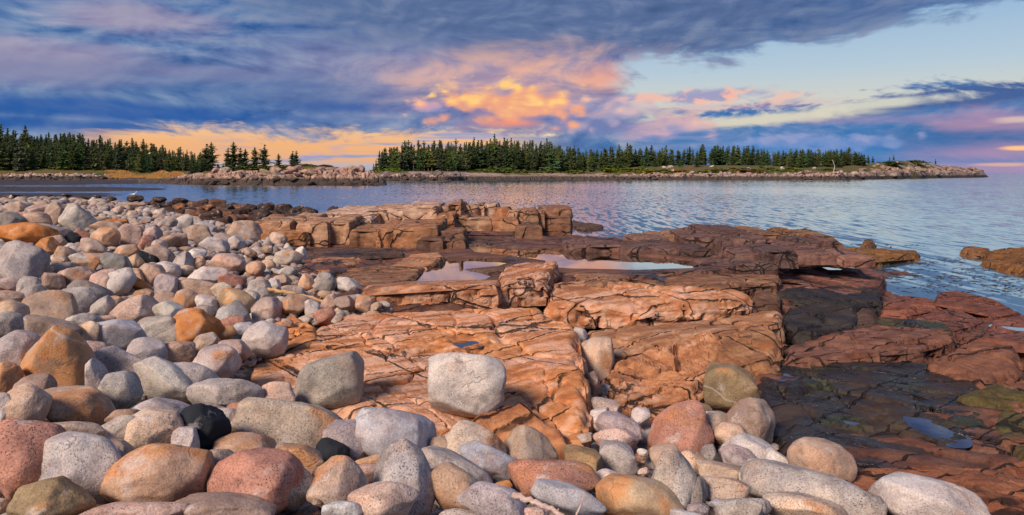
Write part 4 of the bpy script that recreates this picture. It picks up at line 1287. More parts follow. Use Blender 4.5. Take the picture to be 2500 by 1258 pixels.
for e in [
        # lower left
        (ZA, 170, 920, 440, 530, 0, 'round', 'red', 'huge red coarse-grained boulder at the lower left edge'),
        (ZA, 525, 990, 545, 440, 32, 'egg', 'lav', 'large lilac-grey egg boulder with a dark seam, beside the huge red boulder'),
        (ZA, 1025, 1020, 610, 390, 4, 'round', 'orange', 'large smooth tan-orange dome right of the lilac egg boulder'),
        (ZA, 340, 1180, 450, 300, 12, 'angular', 'olive', 'broken olive-brown boulder in front of the lilac egg boulder'),
        (ZA, 1650, 1065, 555, 420, 10, 'round', 'red', 'large speckled pink-red granite dome in the lower left foreground'),
        (ZA, 860, 1255, 640, 160, 4, 'egg', 'pink', 'flat pinkish boulder cut by the lower edge below the tan-orange dome'),
        (ZA, 1440, 1220, 600, 190, 8, 'block', 'brown', 'flat rust-brown rock at the lower edge below the speckled dome'),
        (ZA, 1810, 1070, 400, 280, 28, 'egg', 'grey', None), (ZA, 1390, 970, 260, 240, 0, 'round', 'dgrey', None),
        (ZA, 1302, 730, 315, 320, 14, 'angular', 'black', 'glossy blue-black angular boulder, the larger of the two dark ones'),
        (ZA, 998, 735, 350, 300, 5, 'egg', 'cream', 'cream-grey boulder with a curved crack left of the large blue-black boulder'),
        (ZA, 735, 735, 330, 190, -8, 'egg', 'grey', None), (ZA, 480, 745, 370, 160, 6, 'block', 'tan', None),
        (ZA, 500, 562, 470, 255, 16, 'egg', 'orange', 'long orange-stained boulder with a dark groove above the huge red one'),
        (ZA, 428, 305, 440, 350, 44, 'egg', 'ochre', 'big leaning orange and grey boulder on the left'),
        (ZA, 118, 245, 270, 320, 10, 'round', 'lav', None), (ZA, 222, 465, 230, 210, 0, 'round', 'brown', None), (ZA, 150, 570, 270, 280, 20, 'round', 'tan', None),
        (ZA, 25, 600, 140, 230, 0, 'egg', 'pale', None), (ZA, 40, 375, 170, 180, 20, 'round', 'orange', None),
        (ZA, 765, 470, 255, 245, 0, 'round', 'grey', 'round grey boulder with rusty cracks above the cream-grey one'),
        (ZA, 1065, 400, 410, 230, 38, 'egg', 'pale', 'pale bean-shaped boulder lying diagonally'), (ZA, 1225, 390, 340, 200, 28, 'egg', 'grey', None),
        (ZA, 755, 300, 340, 220, 14, 'egg', 'lav', None), (ZA, 945, 225, 240, 200, 8, 'round', 'lav', None), (ZA, 1125, 225, 220, 160, 10, 'block', 'brown', None),
        (ZA, 760, 112, 315, 210, -5, 'block', 'blue', 'blue-grey lumpy boulder with dark pits on the left slope'), (ZA, 1030, 85, 310, 200, 0, 'block', 'grey', None),
        (ZA, 330, 92, 310, 200, 12, 'block', 'brown', None), (ZA, 542, 118, 160, 190, 0, 'egg', 'tan', None),
        (ZA, 1390, 290, 255, 250, 30, 'egg', 'white', 'whitish boulder with an orange crown at the edge of the orange slab'),
        (ZA, 1445, 495, 430, 210, 12, 'angular', 'grey', None), (ZA, 1765, 500, 230, 180, 0, 'cone', 'pink', None),
        (ZA, 1870, 695, 650, 310, 18, 'block', 'cream', 'large cream boulder with an orange patch, mid foreground'),
        (ZA, 2140, 855, 215, 140, 22, 'egg', 'black', 'blue-black rounded stone right of the large cream boulder, smaller of two dark ones'),
        (ZA, 1925, 930, 330, 225, 10, 'block', 'cream', None), (ZA, 1590, 840, 400, 200, 18, 'block', 'orange', None), (ZA, 1190, 810, 180, 220, 20, 'egg', 'lav', None),
        (ZA, 1030, 580, 340, 140, 10, 'egg', 'lav', None), (ZA, 1290, 605, 260, 110, 5, 'egg', 'pink', None), (ZA, 1445, 670, 180, 190, 0, 'egg', 'pale', None), (ZA, 1530, 600, 160, 120, 0, 'round', 'red', None),
        (ZA, 1702, 132, 270, 220, 6, 'round', 'pale', 'large pale boulder with a ridged top at the slab edge'),
        (ZA, 1510, 200, 200, 130, 10, 'egg', 'pink', None), (ZA, 1330, 155, 160, 130, 0, 'egg', 'tan', None), (ZA, 1435, 98, 150, 105, 5, 'round', 'ochre', 'small grey cobble with an ochre face near the slab edge'), (ZA, 1525, 140, 90, 66, 0, 'round', 'black', None),
        (ZA, 690, 895, 210, 150, 25, 'egg', 'lav', None), (ZA, 725, 855, 310, 150, 14, 'egg', 'tan', None), (ZA, 800, 635, 210, 110, 0, 'egg', 'brown', None), (ZA, 600, 210, 160, 140, 0, 'round', 'pink', None), (ZA, 625, 410, 130, 290, 0, 'egg', 'lav', None),
        # grey boulder sitting on the slab, front middle
        (ZB, 15, 400, 420, 320, -4, 'block', 'dgrey', 'dark grey speckled boulder resting on the left of the broad orange slab', .36),
        (ZB, 100, 1065, 400, 310, 22, 'cone', 'tan', 'brown-tan wedge boulder by the lower edge right of the speckled dome'),
        (ZB, 140, 765, 310, 240, 28, 'egg', 'lav', None),
        (ZB, 420, 742, 530, 300, 16, 'egg', 'blue', 'large pale blue-grey boulder with a white vein below the orange slab'),
        (ZB, 935, 795, 420, 250, 6, 'cone', 'cream', 'peach-stained peaked boulder under the orange nose of rock'), (ZB, 1300, 835, 340, 270, 0, 'cone', 'tan', 'smooth tan peaked boulder right of the peach-stained one'),
        (ZB, 1030, 925, 390, 200, 28, 'angular', 'blue', 'blue-and-white faceted boulder lying diagonally in the middle foreground'), (ZB, 830, 985, 520, 200, 27, 'egg', 'grey', None),
        (ZB, 500, 1055, 400, 490, 12, 'cone', 'grey', 'tall grey cone-shaped boulder in the middle foreground'), (ZB, 800, 1095, 390, 270, 24, 'egg', 'orange', None),
        (ZB, 1455, 1050, 570, 280, 8, 'round', 'red', 'broad smooth pink dome in the middle of the lower foreground'), (ZB, 1545, 1155, 450, 170, 22, 'egg', 'blue', 'long pale grey stone in front of the pink dome'),
        (ZB, 1060, 1190, 430, 240, 8, 'egg', 'lav', None), (ZB, 350, 1175, 420, 230, 6, 'egg', 'pink', None), (ZB, 270, 985, 200, 110, 0, 'egg', 'pink', None), (ZB, 285, 915, 200, 80, 0, 'egg', 'orange', None), (ZB, 95, 1230, 240, 110, 5, 'round', 'white', None),
        (ZB, 2005, 1175, 530, 290, 4, 'round', 'ochre', 'ochre-yellow stained boulder at the lower edge, right of centre'),
        (ZB, 1640, 935, 235, 225, 0, 'block', 'olive', 'greenish grey block-shaped cobble at the foot of the orange nose'), (ZB, 1870, 908, 235, 225, 0, 'block', 'lav', None), (ZB, 1800, 1060, 215, 170, 5, 'round', 'pale', None),
        (ZB, 1740, 648, 145, 150, 0, 'block', 'white', None), (ZB, 1790, 585, 185, 150, 0, 'block', 'cream', None), (ZB, 1875, 700, 290, 170, 18, 'egg', 'lav', None), (ZB, 1850, 780, 270, 150, 8, 'egg', 'pink', None),
        (ZB, 740, 815, 180, 120, 0, 'egg', 'brown', None), (ZB, 1130, 1085, 110, 90, 0, 'round', 'rust', None), (ZB, 2012, 615, 120, 100, -20, 'egg', 'blue', None), (ZB, 840, 1255, 240, 70, 0, 'egg', 'grey', None), (ZB, 1330, 1245, 180, 70, 0, 'egg', 'pink', None),
        (ZB, 1700, 420, 95, 160, 0, 'egg', 'brown', None), (ZB, 1722, 255, 225, 270, 4, 'block', 'tan', 'tall smooth tan boulder wedged in the crevice'), (ZB, 1615, 115, 110, 120, 0, 'egg', 'pale', None), (ZB, 1880, 235, 90, 80, 0, 'egg', 'brown', None),
        # lower right
        (ZC, 175, 695, 380, 345, 10, 'cone', 'red', 'large two-toned pink and orange boulder right of the crevice'), (ZC, 495, 452, 335, 295, 3, 'block', 'olive', 'big olive-brown boulder with a thin white vein beside the black slab'),
        (ZC, 610, 662, 285, 285, 0, 'block', 'brown', 'tan cube-like boulder in front of the olive one'), (ZC, 300, 595, 125, 100, 0, 'round', 'olive', None), (ZC, 385, 690, 190, 160, 0, 'round', 'brown', None), (ZC, 380, 625, 170, 70, 0, 'egg', 'grey', None),
        (ZC, 485, 745, 210, 150, 12, 'egg', 'tan', None), (ZC, 590, 830, 300, 175, 6, 'egg', 'white', 'white and grey mottled boulder below the tan cube'), (ZC, 520, 895, 215, 155, 8, 'round', 'lav', None),
        (ZC, 418, 985, 290, 130, 0, 'block', 'tan', 'upper half of a split tan boulder low on the right'), (ZC, 428, 1102, 325, 160, 3, 'block', 'cream', 'lower half of a split cream boulder low on the right'), (ZC, 655, 1020, 210, 220, 10, 'round', 'white', None),
        (ZC, 80, 900, 230, 190, 10, 'egg', 'tan', None), (ZC, 240, 925, 165, 150, 0, 'egg', 'cream', None), (ZC, 120, 1080, 280, 390, 22, 'egg', 'grey', 'tall grey boulder beside the ochre one at the lower edge'), (ZC, 800, 925, 200, 110, 26, 'block', 'pale', None),
        (ZC, 1068, 935, 385, 300, 2, 'round', 'tan', 'tan domed boulder with a pale cap against the black slab'), (ZC, 980, 1125, 800, 310, 16, 'egg', 'grey', 'very large grey speckled boulder lying at the lower right'), (ZC, 955, 1215, 470, 170, 0, 'round', 'cream', None),
        (ZC, 1275, 1130, 210, 100, 42, 'egg', 'black', 'blue-black sliver of stone beside the very large grey boulder'), (ZC, 1400, 1190, 115, 105, 0, 'round', 'dgrey', None), (ZC, 1755, 1180, 650, 290, 4, 'round', 'white', 'big whitish cracked boulder at the bottom right'),
        (ZC, 530, 1225, 280, 140, 0, 'egg', 'grey', None), (ZC, 655, 1210, 160, 110, 0, 'egg', 'grey', None), (ZC, 430, 1200, 170, 80, 0, 'egg', 'blue', None), (ZC, 275, 1225, 130, 90, 0, 'round', 'lav', None), (ZC, 345, 890, 110, 160, 0, 'egg', 'dgrey', None), (ZC, 250, 1120, 160, 200, 0, 'egg', 'dgrey', None), (ZC, 160, 1250, 260, 60, 0, 'egg', 'blue', None),
        # middle left
        (ZD, 165, 555, 315, 300, 18, 'egg', 'grey', 'large grey speckled egg boulder at the left edge'), (ZD, 215, 722, 150, 160, 0, 'egg', 'grey', None), (ZD, 245, 785, 165, 160, 0, 'round', 'grey', None),
        (ZD, 368, 875, 345, 260, 14, 'cone', 'brown', 'pink-brown wedge boulder on the left slope'), (ZD, 575, 655, 260, 160, 18, 'egg', 'pink', None), (ZD, 560, 815, 245, 200, 24, 'egg', 'grey', None), (ZD, 665, 775, 310, 160, 32, 'egg', 'dgrey', None), (ZD, 750, 865, 140, 170, 30, 'egg', 'grey', None),
        (ZD, 755, 690, 185, 190, 0, 'block', 'pink', None), (ZD, 872, 695, 205, 215, 0, 'round', 'pale', None), (ZD, 850, 565, 235, 160, 24, 'egg', 'dgrey', None), (ZD, 612, 572, 165, 120, 14, 'block', 'orange', None), (ZD, 455, 585, 180, 90, 0, 'egg', 'grey', None),
        (ZD, 680, 435, 190, 115, 28, 'egg', 'cream', None), (ZD, 710, 515, 220, 85, 10, 'egg', 'tan', None), (ZD, 475, 485, 135, 115, 10, 'block', 'orange', None), (ZD, 405, 402, 135, 115, 0, 'egg', 'tan', None), (ZD, 610, 520, 190, 80, 14, 'egg', 'white', None), (ZD, 392, 325, 255, 105, 14, 'egg', 'dgrey', None),
        (ZD, 70, 245, 185, 140, 0, 'egg', 'dgrey', None), (ZD, 125, 158, 170, 125, 16, 'angular', 'tan', None), (ZD, 255, 245, 195, 140, -8, 'egg', 'tan', None), (ZD, 422, 212, 160, 210, 0, 'angular', 'brown', 'dark brown standing angular boulder high on the left'),
        (ZD, 582, 242, 250, 170, 36, 'block', 'pale', 'pale leaning block boulder high on the left slope'), (ZD, 300, 172, 190, 110, 0, 'block', 'pink', None), (ZD, 530, 365, 120, 85, 12, 'angular', 'black', None), (ZD, 592, 345, 115, 95, 10, 'egg', 'red', None), (ZD, 762, 372, 180, 165, 10, 'angular', 'orange', 'orange angular boulder among tan ones on the left slope'),
        (ZD, 850, 252, 150, 65, 5, 'block', 'rust', None), (ZD, 790, 290, 225, 95, 8, 'egg', 'tan', None), (ZD, 720, 235, 130, 70, 0, 'egg', 'tan', None), (ZD, 948, 352, 150, 180, 0, 'block', 'pink', None), (ZD, 1100, 348, 140, 135, 0, 'cone', 'pink', None), (ZD, 1220, 262, 125, 90, 0, 'egg', 'grey', None), (ZD, 1335, 250, 120, 110, 0, 'egg', 'pale', None),
        (ZD, 1245, 388, 205, 100, -4, 'block', 'brown', None), (ZD, 1160, 425, 105, 100, 0, 'round', 'pink', None), (ZD, 1070, 400, 120, 115, 0, 'block', 'red', None), (ZD, 1430, 342, 185, 145, 0, 'cone', 'brown', None), (ZD, 1490, 297, 145, 100, 8, 'block', 'pale', None), (ZD, 1560, 420, 200, 120, 8, 'egg', 'pale', None),
        (ZD, 1790, 328, 240, 175, 6, 'cone', 'tan', 'tan pyramid boulder at the far edge of the cobbles'), (ZD, 1620, 375, 145, 100, 0, 'egg', 'pink', None), (ZD, 1720, 402, 110, 110, 0, 'egg', 'pale', None), (ZD, 1420, 490, 155, 100, -8, 'egg', 'white', None), (ZD, 1440, 542, 100, 80, -38, 'block', 'orange', None),
        (ZD, 1330, 535, 145, 140, 0, 'cone', 'grey', None), (ZD, 1160, 495, 210, 150, 28, 'egg', 'pink', None), (ZD, 1075, 512, 150, 75, 24, 'shard', 'black', None), (ZD, 985, 545, 115, 130, 0, 'angular', 'orange', None), (ZD, 930, 468, 165, 115, 5, 'egg', 'orange', None),
        (ZD, 1655, 555, 240, 160, 12, 'egg', 'pink', None), (ZD, 1510, 642, 255, 140, 2, 'egg', 'white', 'white speckled boulder in the middle of the cobbles'), (ZD, 1205, 605, 190, 140, 0, 'round', 'pale', None), (ZD, 1090, 642, 190, 190, 22, 'egg', 'tan', None), (ZD, 1340, 602, 125, 80, 0, 'egg', 'tan', None), (ZD, 1000, 655, 90, 150, -10, 'egg', 'orange', None),
        (ZD, 1430, 735, 270, 140, 8, 'block', 'tan', None), (ZD, 1210, 735, 195, 200, 30, 'egg', 'lav', None), (ZD, 1190, 815, 160, 130, 10, 'cone', 'brown', None), (ZD, 1345, 820, 155, 165, 0, 'round', 'orange', 'round orange boulder in the middle of the cobbles'), (ZD, 1010, 705, 160, 80, 36, 'shard', 'rust', None),
        (ZD, 985, 885, 335, 200, 0, 'cone', 'pink', 'large pinkish grey peaked boulder above the blue-grey lumpy one'), (ZD, 1230, 905, 205, 160, 0, 'egg', 'pale', None), (ZD, 1467, 922, 200, 135, 6, 'egg', 'dgrey', 'smooth dark grey oval cobble in the middle'), (ZD, 1510, 842, 190, 125, 26, 'egg', 'white', None), (ZD, 1620, 752, 160, 130, 0, 'egg', 'cream', None),
        (ZD, 1740, 838, 280, 170, 42, 'egg', 'ochre', 'orange-tan boulder lying diagonally in the middle of the cobbles'), (ZD, 1715, 925, 240, 190, 30, 'cone', 'grey', None), (ZD, 1890, 745, 180, 165, 0, 'cone', 'grey', 'grey peaked cobble left of the driftwood branch'), (ZD, 1940, 882, 205, 170, 0, 'block', 'grey', None), (ZD, 2130, 855, 215, 165, 4, 'egg', 'brown', None),
        (ZD, 2360, 932, 145, 120, 0, 'round', 'red', 'round pink-red cobble at the edge of the orange slab'), (ZD, 2272, 872, 105, 120, 0, 'egg', 'white', None), (ZD, 1830, 802, 110, 105, 0, 'round', 'grey', None), (ZD, 1690, 672, 185, 95, 4, 'egg', 'red', None), (ZD, 1860, 592, 130, 120, 0, 'round', 'orange', None), (ZD, 1950, 562, 100, 90, 0, 'egg', 'tan', None),
        (ZD, 2095, 512, 190, 125, 14, 'egg', 'cream', None), (ZD, 2190, 485, 90, 120, 0, 'egg', 'pale', None), (ZD, 2095, 612, 135, 85, 6, 'egg', 'white', None), (ZD, 2055, 672, 125, 85, 0, 'egg', 'tan', None), (ZD, 2362, 682, 155, 135, 0, 'cone', 'grey', None), (ZD, 2222, 685, 105, 130, 0, 'egg', 'orange', None), (ZD, 2130, 745, 155, 80, 0, 'egg', 'cream', None), (ZD, 1990, 702, 90, 95, 0, 'egg', 'pale', None),
        (ZD, 2400, 832, 125, 125, 0, 'cone', 'tan', None), (ZD, 1690, 975, 175, 90, 4, 'egg', 'red', None), (ZD, 1775, 1032, 170, 115, 8, 'egg', 'blue', None), (ZD, 60, 1000, 220, 190, 10, 'round', 'grey', None), (ZD, 80, 912, 215, 190, 8, 'round', 'orange', None), (ZD, 80, 805, 210, 115, 10, 'egg', 'tan', None), (ZD, 612, 972, 225, 120, 12, 'egg', 'grey', None), (ZD, 740, 962, 165, 75, 8, 'egg', 'tan', None),
        (ZD, 60, 695, 150, 95, 12, 'egg', 'pink', None), (ZD, 300, 502, 80, 110, 0, 'egg', 'orange', None), (ZD, 430, 535, 95, 85, 0, 'egg', 'orange', None), (ZD, 390, 682, 140, 135, 0, 'block', 'brown', None), (ZD, 1040, 782, 140, 95, 0, 'egg', 'orange', None), (ZD, 825, 845, 150, 120, 20, 'egg', 'orange', None), (ZD, 345, 590, 80, 70, 0, 'egg', 'tan', None),
        (ZD, 190, 350, 400, 190, 16, 'shard', 'rust', 'rust-orange jagged flat rock at the left edge'), (ZD, 360, 440, 170, 160, 24, 'shard', 'rust', 'rust-orange broken corner piece beside the jagged flat rock'),
        (ZD, 1420, 1040, 330, 300, 20, 'angular', 'rust', 'deep orange broken rock among grey cobbles beside the slab'), (ZD, 975, 132, 150, 62, 0, 'block', 'tan', 'tan block standing at the far edge of the cobbles'), (ZD, 80, 70, 30, 40, 0, 'block', 'cream', None),
        (ZE, 815, 715, 195, 110, 22, 'egg', 'white', None), (ZE, 785, 842, 155, 115, 0, 'egg', 'brown', None), (ZE, 922, 842, 130, 120, 0, 'round', 'orange', None), (ZE, 1010, 862, 80, 66, 0, 'egg', 'tan', None), (ZE, 1070, 852, 100, 60, 8, 'egg', 'grey', None), (ZE, 930, 788, 110, 46, 0, 'egg', 'black', None), (ZE, 850, 800, 170, 60, 5, 'egg', 'pale', None)]:
    Z(*e[:9], **({'sink': e[9]} if len(e) > 9 else {}))


def slab_hit(zc):
    def h(px, py, up):
        y = (CAMZ - zc - up) * F / (py - HZ)
        return (px - 1250) / F * y, y
    return h


put_stone(1140, 941, 178, 138, 3, 'cube', 'pale', 'grey cube-shaped boulder standing alone on the broad orange slab', hit=slab_hit(.79), sink=.14, deep=.30, seed=4)

# --- more cobbles: the remaining places of the beach, largest first
rr = random.Random(3)
auto = []
poly = BEACH_PX


_gx, _gy = np.meshgrid(np.arange(-300, 2600, 4), np.arange(440, 1540, 4), indexing='ij')
_mask = inside(np.c_[_gx.ravel(), _gy.ravel()].astype(float), poly).reshape(_gx.shape)


def pin(px, py): return _mask[int((px + 300) / 4), int((py - 440) / 4)]



def covered(px, py, r):
    for b in B:
        k = .5
        dx, dy = (px - b['x']), (py - b['y'])
        if abs(dx) < b['w'] and abs(dy) < b['h']:
            a = math.radians(b['rot'])
            u = dx * math.cos(a) + dy * math.sin(a)
            v = -dx * math.sin(a) + dy * math.cos(a)
            if (u / (b['w'] * k + r * .55)) ** 2 + (v / (b['h'] * k + r * .5)) ** 2 < 1: return True
    return False


tones = ['grey'] * 4 + ['pink'] * 5 + ['tan'] * 5 + ['pale'] * 3 + ['lav'] * 2 + ['orange'] * 2 + ['cream'] * 5 + ['brown'] * 2 + ['dgrey', 'white', 'red', 'black']
kinds = ['egg'] * 4 + ['round'] * 2 + ['block'] * 3 + ['cone', 'angular']
target = 298 - len(B)
cand = 0
for rad in (62, 48, 38, 30, 24):
    for _ in range(5000):
        if cand >= target: break
        py = rr.uniform(488, 1240)
        px = rr.uniform(-20, 1900)
        Ya = 1.6 * F / (py - HZ)
        sc = min(1.0, 9.0 / Ya) ** .8
        w = rad * sc * rr.uniform(.9, 1.35)
        if w < 15 or not pin(px, py) or covered(px, py, w): continue
        ratio = rr.uniform(.55, .85)
        far = Ya > 17
        put_stone(px, py, w, w * ratio, rr.uniform(-22, 30), rr.choice(kinds + (['angular', 'block'] * 3 if far else [])), rr.choice(tones + (['tan', 'pink', 'cream', 'tan'] * 4 if far else [])))
        cand += 1


# --- labels that single each boulder out
def relation(b, n):
    dx, dy = b['x'] - n['x'], b['y'] - n['y']
    if abs(dx) > abs(dy) * 1.3: return 'right of' if dx > 0 else 'left of'
    return 'below' if dy > 0 else 'above'


marks = [b for b in B if b['note']]
SHORT = {}
for b in marks:
    SHORT[id(b)] = b['note']
used = set()
for b in marks:
    tag(b['o'], b['note'], 'boulder', 'boulders of the cobble beach')
    used.add(b['note'])
shape_w = {'round': 'rounded', 'egg': 'oval', 'block': 'blocky', 'cone': 'peaked', 'angular': 'angular', 'shard': 'jagged'}


def brief(n):
    for cut in (' with ', ' at ', ' beside ', ' in ', ' on ', ' right ', ' left ', ' above ', ' below ', ' among ', ' lying ', ' near ', ' under ', ' against ', ' low ', ' wedged ', ' resting ', ' by ', ',', ' high ', ' of '):
        n = n.split(cut)[0]
    return n


briefs = {}
for b in marks:
    briefs.setdefault(brief(b['note']), []).append(b)
good = [b for b in marks if len(briefs[brief(b['note'])]) == 1]
for b in B:
    if b['note']: continue
    mpx = b['w']
    sz = 'large' if b['size'] > .5 else ('medium-sized' if b['size'] > .3 else 'small')
    near = sorted(good, key=lambda n: math.hypot((b['x'] - n['x']) / max(n['w'], 60), (b['y'] - n['y']) / max(n['h'], 50)))
    base = f"{sz} {TONE[b['tone']][4]} {shape_w[b['kind']]} boulder"
    lab = None
    for i, n in enumerate(near[:7]):
        d = math.hypot(b['x'] - n['x'], b['y'] - n['y']) / (n['w'] * .5 + b['w'] * .5)
        how = 'just' if d < 1.25 else ('a little way' if d < 2.6 else 'some way')
        c = f"{base} {how} {relation(b, n)} the {brief(n['note'])}"
        if c not in used and len(c.split()) <= 16:
            lab = c
            break
    if lab is None:
        lab = f"{base} among the far cobbles"
    used.add(lab)
    tag(b['o'], lab, 'boulder', 'boulders of the cobble beach')

# --- ground of the beach and the small cobbles that fill the gaps
def gravel_mat():
    m, nt, p = new_mat("cobble_bed")
    pos = geo(nt)
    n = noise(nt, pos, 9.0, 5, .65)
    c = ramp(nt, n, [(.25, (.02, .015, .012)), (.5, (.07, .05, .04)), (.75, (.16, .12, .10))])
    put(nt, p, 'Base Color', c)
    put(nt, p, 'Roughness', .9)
    bump(nt, p, n, .06, 1.0)
    return m


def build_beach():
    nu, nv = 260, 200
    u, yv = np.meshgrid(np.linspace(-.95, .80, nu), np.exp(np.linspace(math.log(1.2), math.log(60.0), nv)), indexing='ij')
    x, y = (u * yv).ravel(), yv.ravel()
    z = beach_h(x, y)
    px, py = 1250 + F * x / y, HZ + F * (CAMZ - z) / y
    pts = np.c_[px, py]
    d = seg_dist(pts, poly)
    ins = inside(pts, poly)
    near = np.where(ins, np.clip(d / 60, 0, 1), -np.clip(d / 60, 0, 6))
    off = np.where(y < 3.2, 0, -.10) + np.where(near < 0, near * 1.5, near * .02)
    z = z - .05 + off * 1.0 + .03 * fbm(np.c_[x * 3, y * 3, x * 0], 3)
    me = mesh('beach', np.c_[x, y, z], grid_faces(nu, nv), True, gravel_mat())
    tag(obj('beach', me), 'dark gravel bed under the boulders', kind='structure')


build_beach()


def build_cobbles():
    """the small cobbles between the boulders: thousands, one mass"""
    v, f = ICO1
    sv = []
    rs = np.random.RandomState(5)
    for k in range(14):
        N = rs.normal(size=(11, 3)); N /= np.linalg.norm(N, axis=1)[:, None]
        q = np.clip(v @ N.T, 0, None) / (1 + rs.uniform(-.2, .25, 11))
        w = v * np.minimum((q ** 6).sum(1) ** (-1 / 6), 1.6)[:, None]
        sv.append(w / np.abs(w).max(0))
    VV, FF, CC = [], [], []
    n = 0
    pal = np.array([TONE[t][0] for t in tones])
    M = 42000
    py = 486 + (1300 - 486) * rs.rand(M) ** 1.9
    px = rs.uniform(-60, 2450, M)
    ok = inside(np.c_[px, py], poly)
    px, py = px[ok], py[ok]
    # sight lines marched onto the beach all at once
    lo_, hi_ = np.full(len(px), 1.5), np.full(len(px), 60.0)
    for _ in range(22):
        md = np.sqrt(lo_ * hi_)
        under = CAMZ - (py - HZ) * md / F < beach_h((px - 1250) / F * md, md)
        hi_ = np.where(under, md, hi_)
        lo_ = np.where(under, lo_, md)
    y = hi_
    x = (px - 1250) / F * y
    zb_ = beach_h(x, y)
    keep = []
    cell = {}
    for i in range(len(px)):
        s = rs.uniform(.045, .11) * (1 + max(0, y[i] - 9) * .075)
        g = (int(x[i] / (s * 1.15)), int(y[i] / (s * 1.5)), int(math.log(s) * 3))
        if g in cell: continue
        cell[g] = 1
        keep.append((i, s))
        if len(keep) >= 9500: break
    for i, s in keep:
        z = zb_[i] - .16 - .05 * (y[i] < 8) + s * .40 + rs.uniform(-.03, .04)
        a = rs.rand() * 6.28
        w = sv[rs.randint(14)] * s * rs.uniform(.6, 1.25, 3) * (1, 1, .75)
        c, sn = math.cos(a), math.sin(a)
        w = np.c_[w[:, 0] * c - w[:, 1] * sn, w[:, 0] * sn + w[:, 1] * c, w[:, 2]] + (x[i], y[i], z)
        VV.append(w); FF.append(f + n); n += len(w)
        CC.append(np.repeat((pal[rs.randint(len(pal))] * rs.uniform(.7, 1.08))[None], len(w), 0))
    me = mesh('small_cobbles', np.vstack(VV), np.vstack(FF), True)
    a = me.attributes.new('tone', 'FLOAT_COLOR', 'POINT')
    a.data.foreach_set('color', np.c_[np.vstack(CC), np.ones(n)].astype(np.float32).ravel())
    m, nt, p = new_mat("cobble")
    c = attr(nt, 'tone', out='Color')
    nn = noise(nt, geo(nt), 60., 3, .6)
    put(nt, p, 'Base Color', mixc(nt, sstep(nn, .35, .65), vmath(nt, 'MULTIPLY', c, (.6, .57, .56)), c))
    put(nt, p, 'Roughness', .85)
    bump(nt, p, nn, .01, .6)
    me.materials.append(m)
    tag(obj('small_cobbles', me), 'small cobbles filling the gaps between the boulders', kind='stuff')


build_cobbles()

# --- dark angular rocks at the waterline beyond the cobbles
def bed_hit(px, py, up):
    ys = np.exp(np.linspace(math.log(8), math.log(70.0), 400))
    xs = (px - 1250) / F * ys
    g = CAMZ - (py - HZ) * ys / F - np.maximum(bed_h(xs, ys), -.1) - up
    i = max(1, int(np.argmax(g < 0)) if (g < 0).any() else len(g) - 1)
    return xs[i], ys[i]


TONE['wetdark'] = ((.060, .036, .028), .1, .4, .4, 'dark')
TONE['wetbrown'] = ((.15, .075, .045), .3, .4, .4, 'brown')
nB = len(B)
DARKPX = np.array([(300, 500), (420, 497), (560, 498), (700, 512), (760, 520), (730, 545), (640, 552), (610, 575), (540, 558), (450, 532), (380, 515)], float)
k = 0
done = []
for rad in (44, 34, 26, 20):
    for _ in range(500):
        px, py = rr.uniform(300, 760), rr.uniform(496, 575)
        if not inside(np.array([[px, py]]), DARKPX)[0]: continue
        w = rad * rr.uniform(.85, 1.2) * (.7 + (py - 490) / 140)
        if any(math.hypot((px - a) / (w + c) * 2, (py - b) / (w + c) * 3.2) < .56 for a, b, c in done): continue
        done.append((px, py, w))
        put_stone(px, py, w, w * rr.uniform(.5, .8), rr.uniform(-25, 25), rr.choice(['angular', 'shard', 'shard', 'block']), rr.choice(['wetdark', 'wetdark', 'wetbrown']), hit=bed_hit, name='angular_rock')
        k += 1
for px, py, w, h in [(200, 487, 34, 16), (330, 486, 36, 18), (30, 480, 40, 14), (110, 482, 30, 12), (270, 488, 26, 16), (390, 488, 30, 14), (160, 478, 26, 10), (440, 492, 34, 16), (235, 482, 22, 10), (70, 488, 22, 12)]:
    put_stone(px, py, w, h, 0, 'angular', 'wetdark', hit=lambda a, b, up: ((a - 1250) / F * 55, 55.), name='angular_rock')
dk = B[nB:]
zones = [(250, 'on the flats at the left'), (380, 'near the gull'), (450, 'behind the far cobbles'), (530, 'left of the middle'), (610, 'right of the middle'), (680, 'beside the tan pyramid boulder'), (9999, 'next to the jointed outcrop')]
med = sorted(b['w'] for b in dk)
for i, b in enumerate(dk):
    sz = 'large' if b['w'] > med[int(len(med) * .66)] else ('small' if b['w'] < med[int(len(med) * .33)] else 'mid-sized')
    zn = next(w for lim, w in zones if b['x'] < lim)
    rw = 'at the water' if b['y'] < 508 else ('half way up' if b['y'] < 530 else 'against the cobbles')
    tag(b['o'], f"{sz} {'dark' if b['tone'] == 'wetdark' else 'brown'} {shape_w[b['kind']]} wet rock {zn}, {rw}", 'rock', 'dark angular rocks at the waterline')

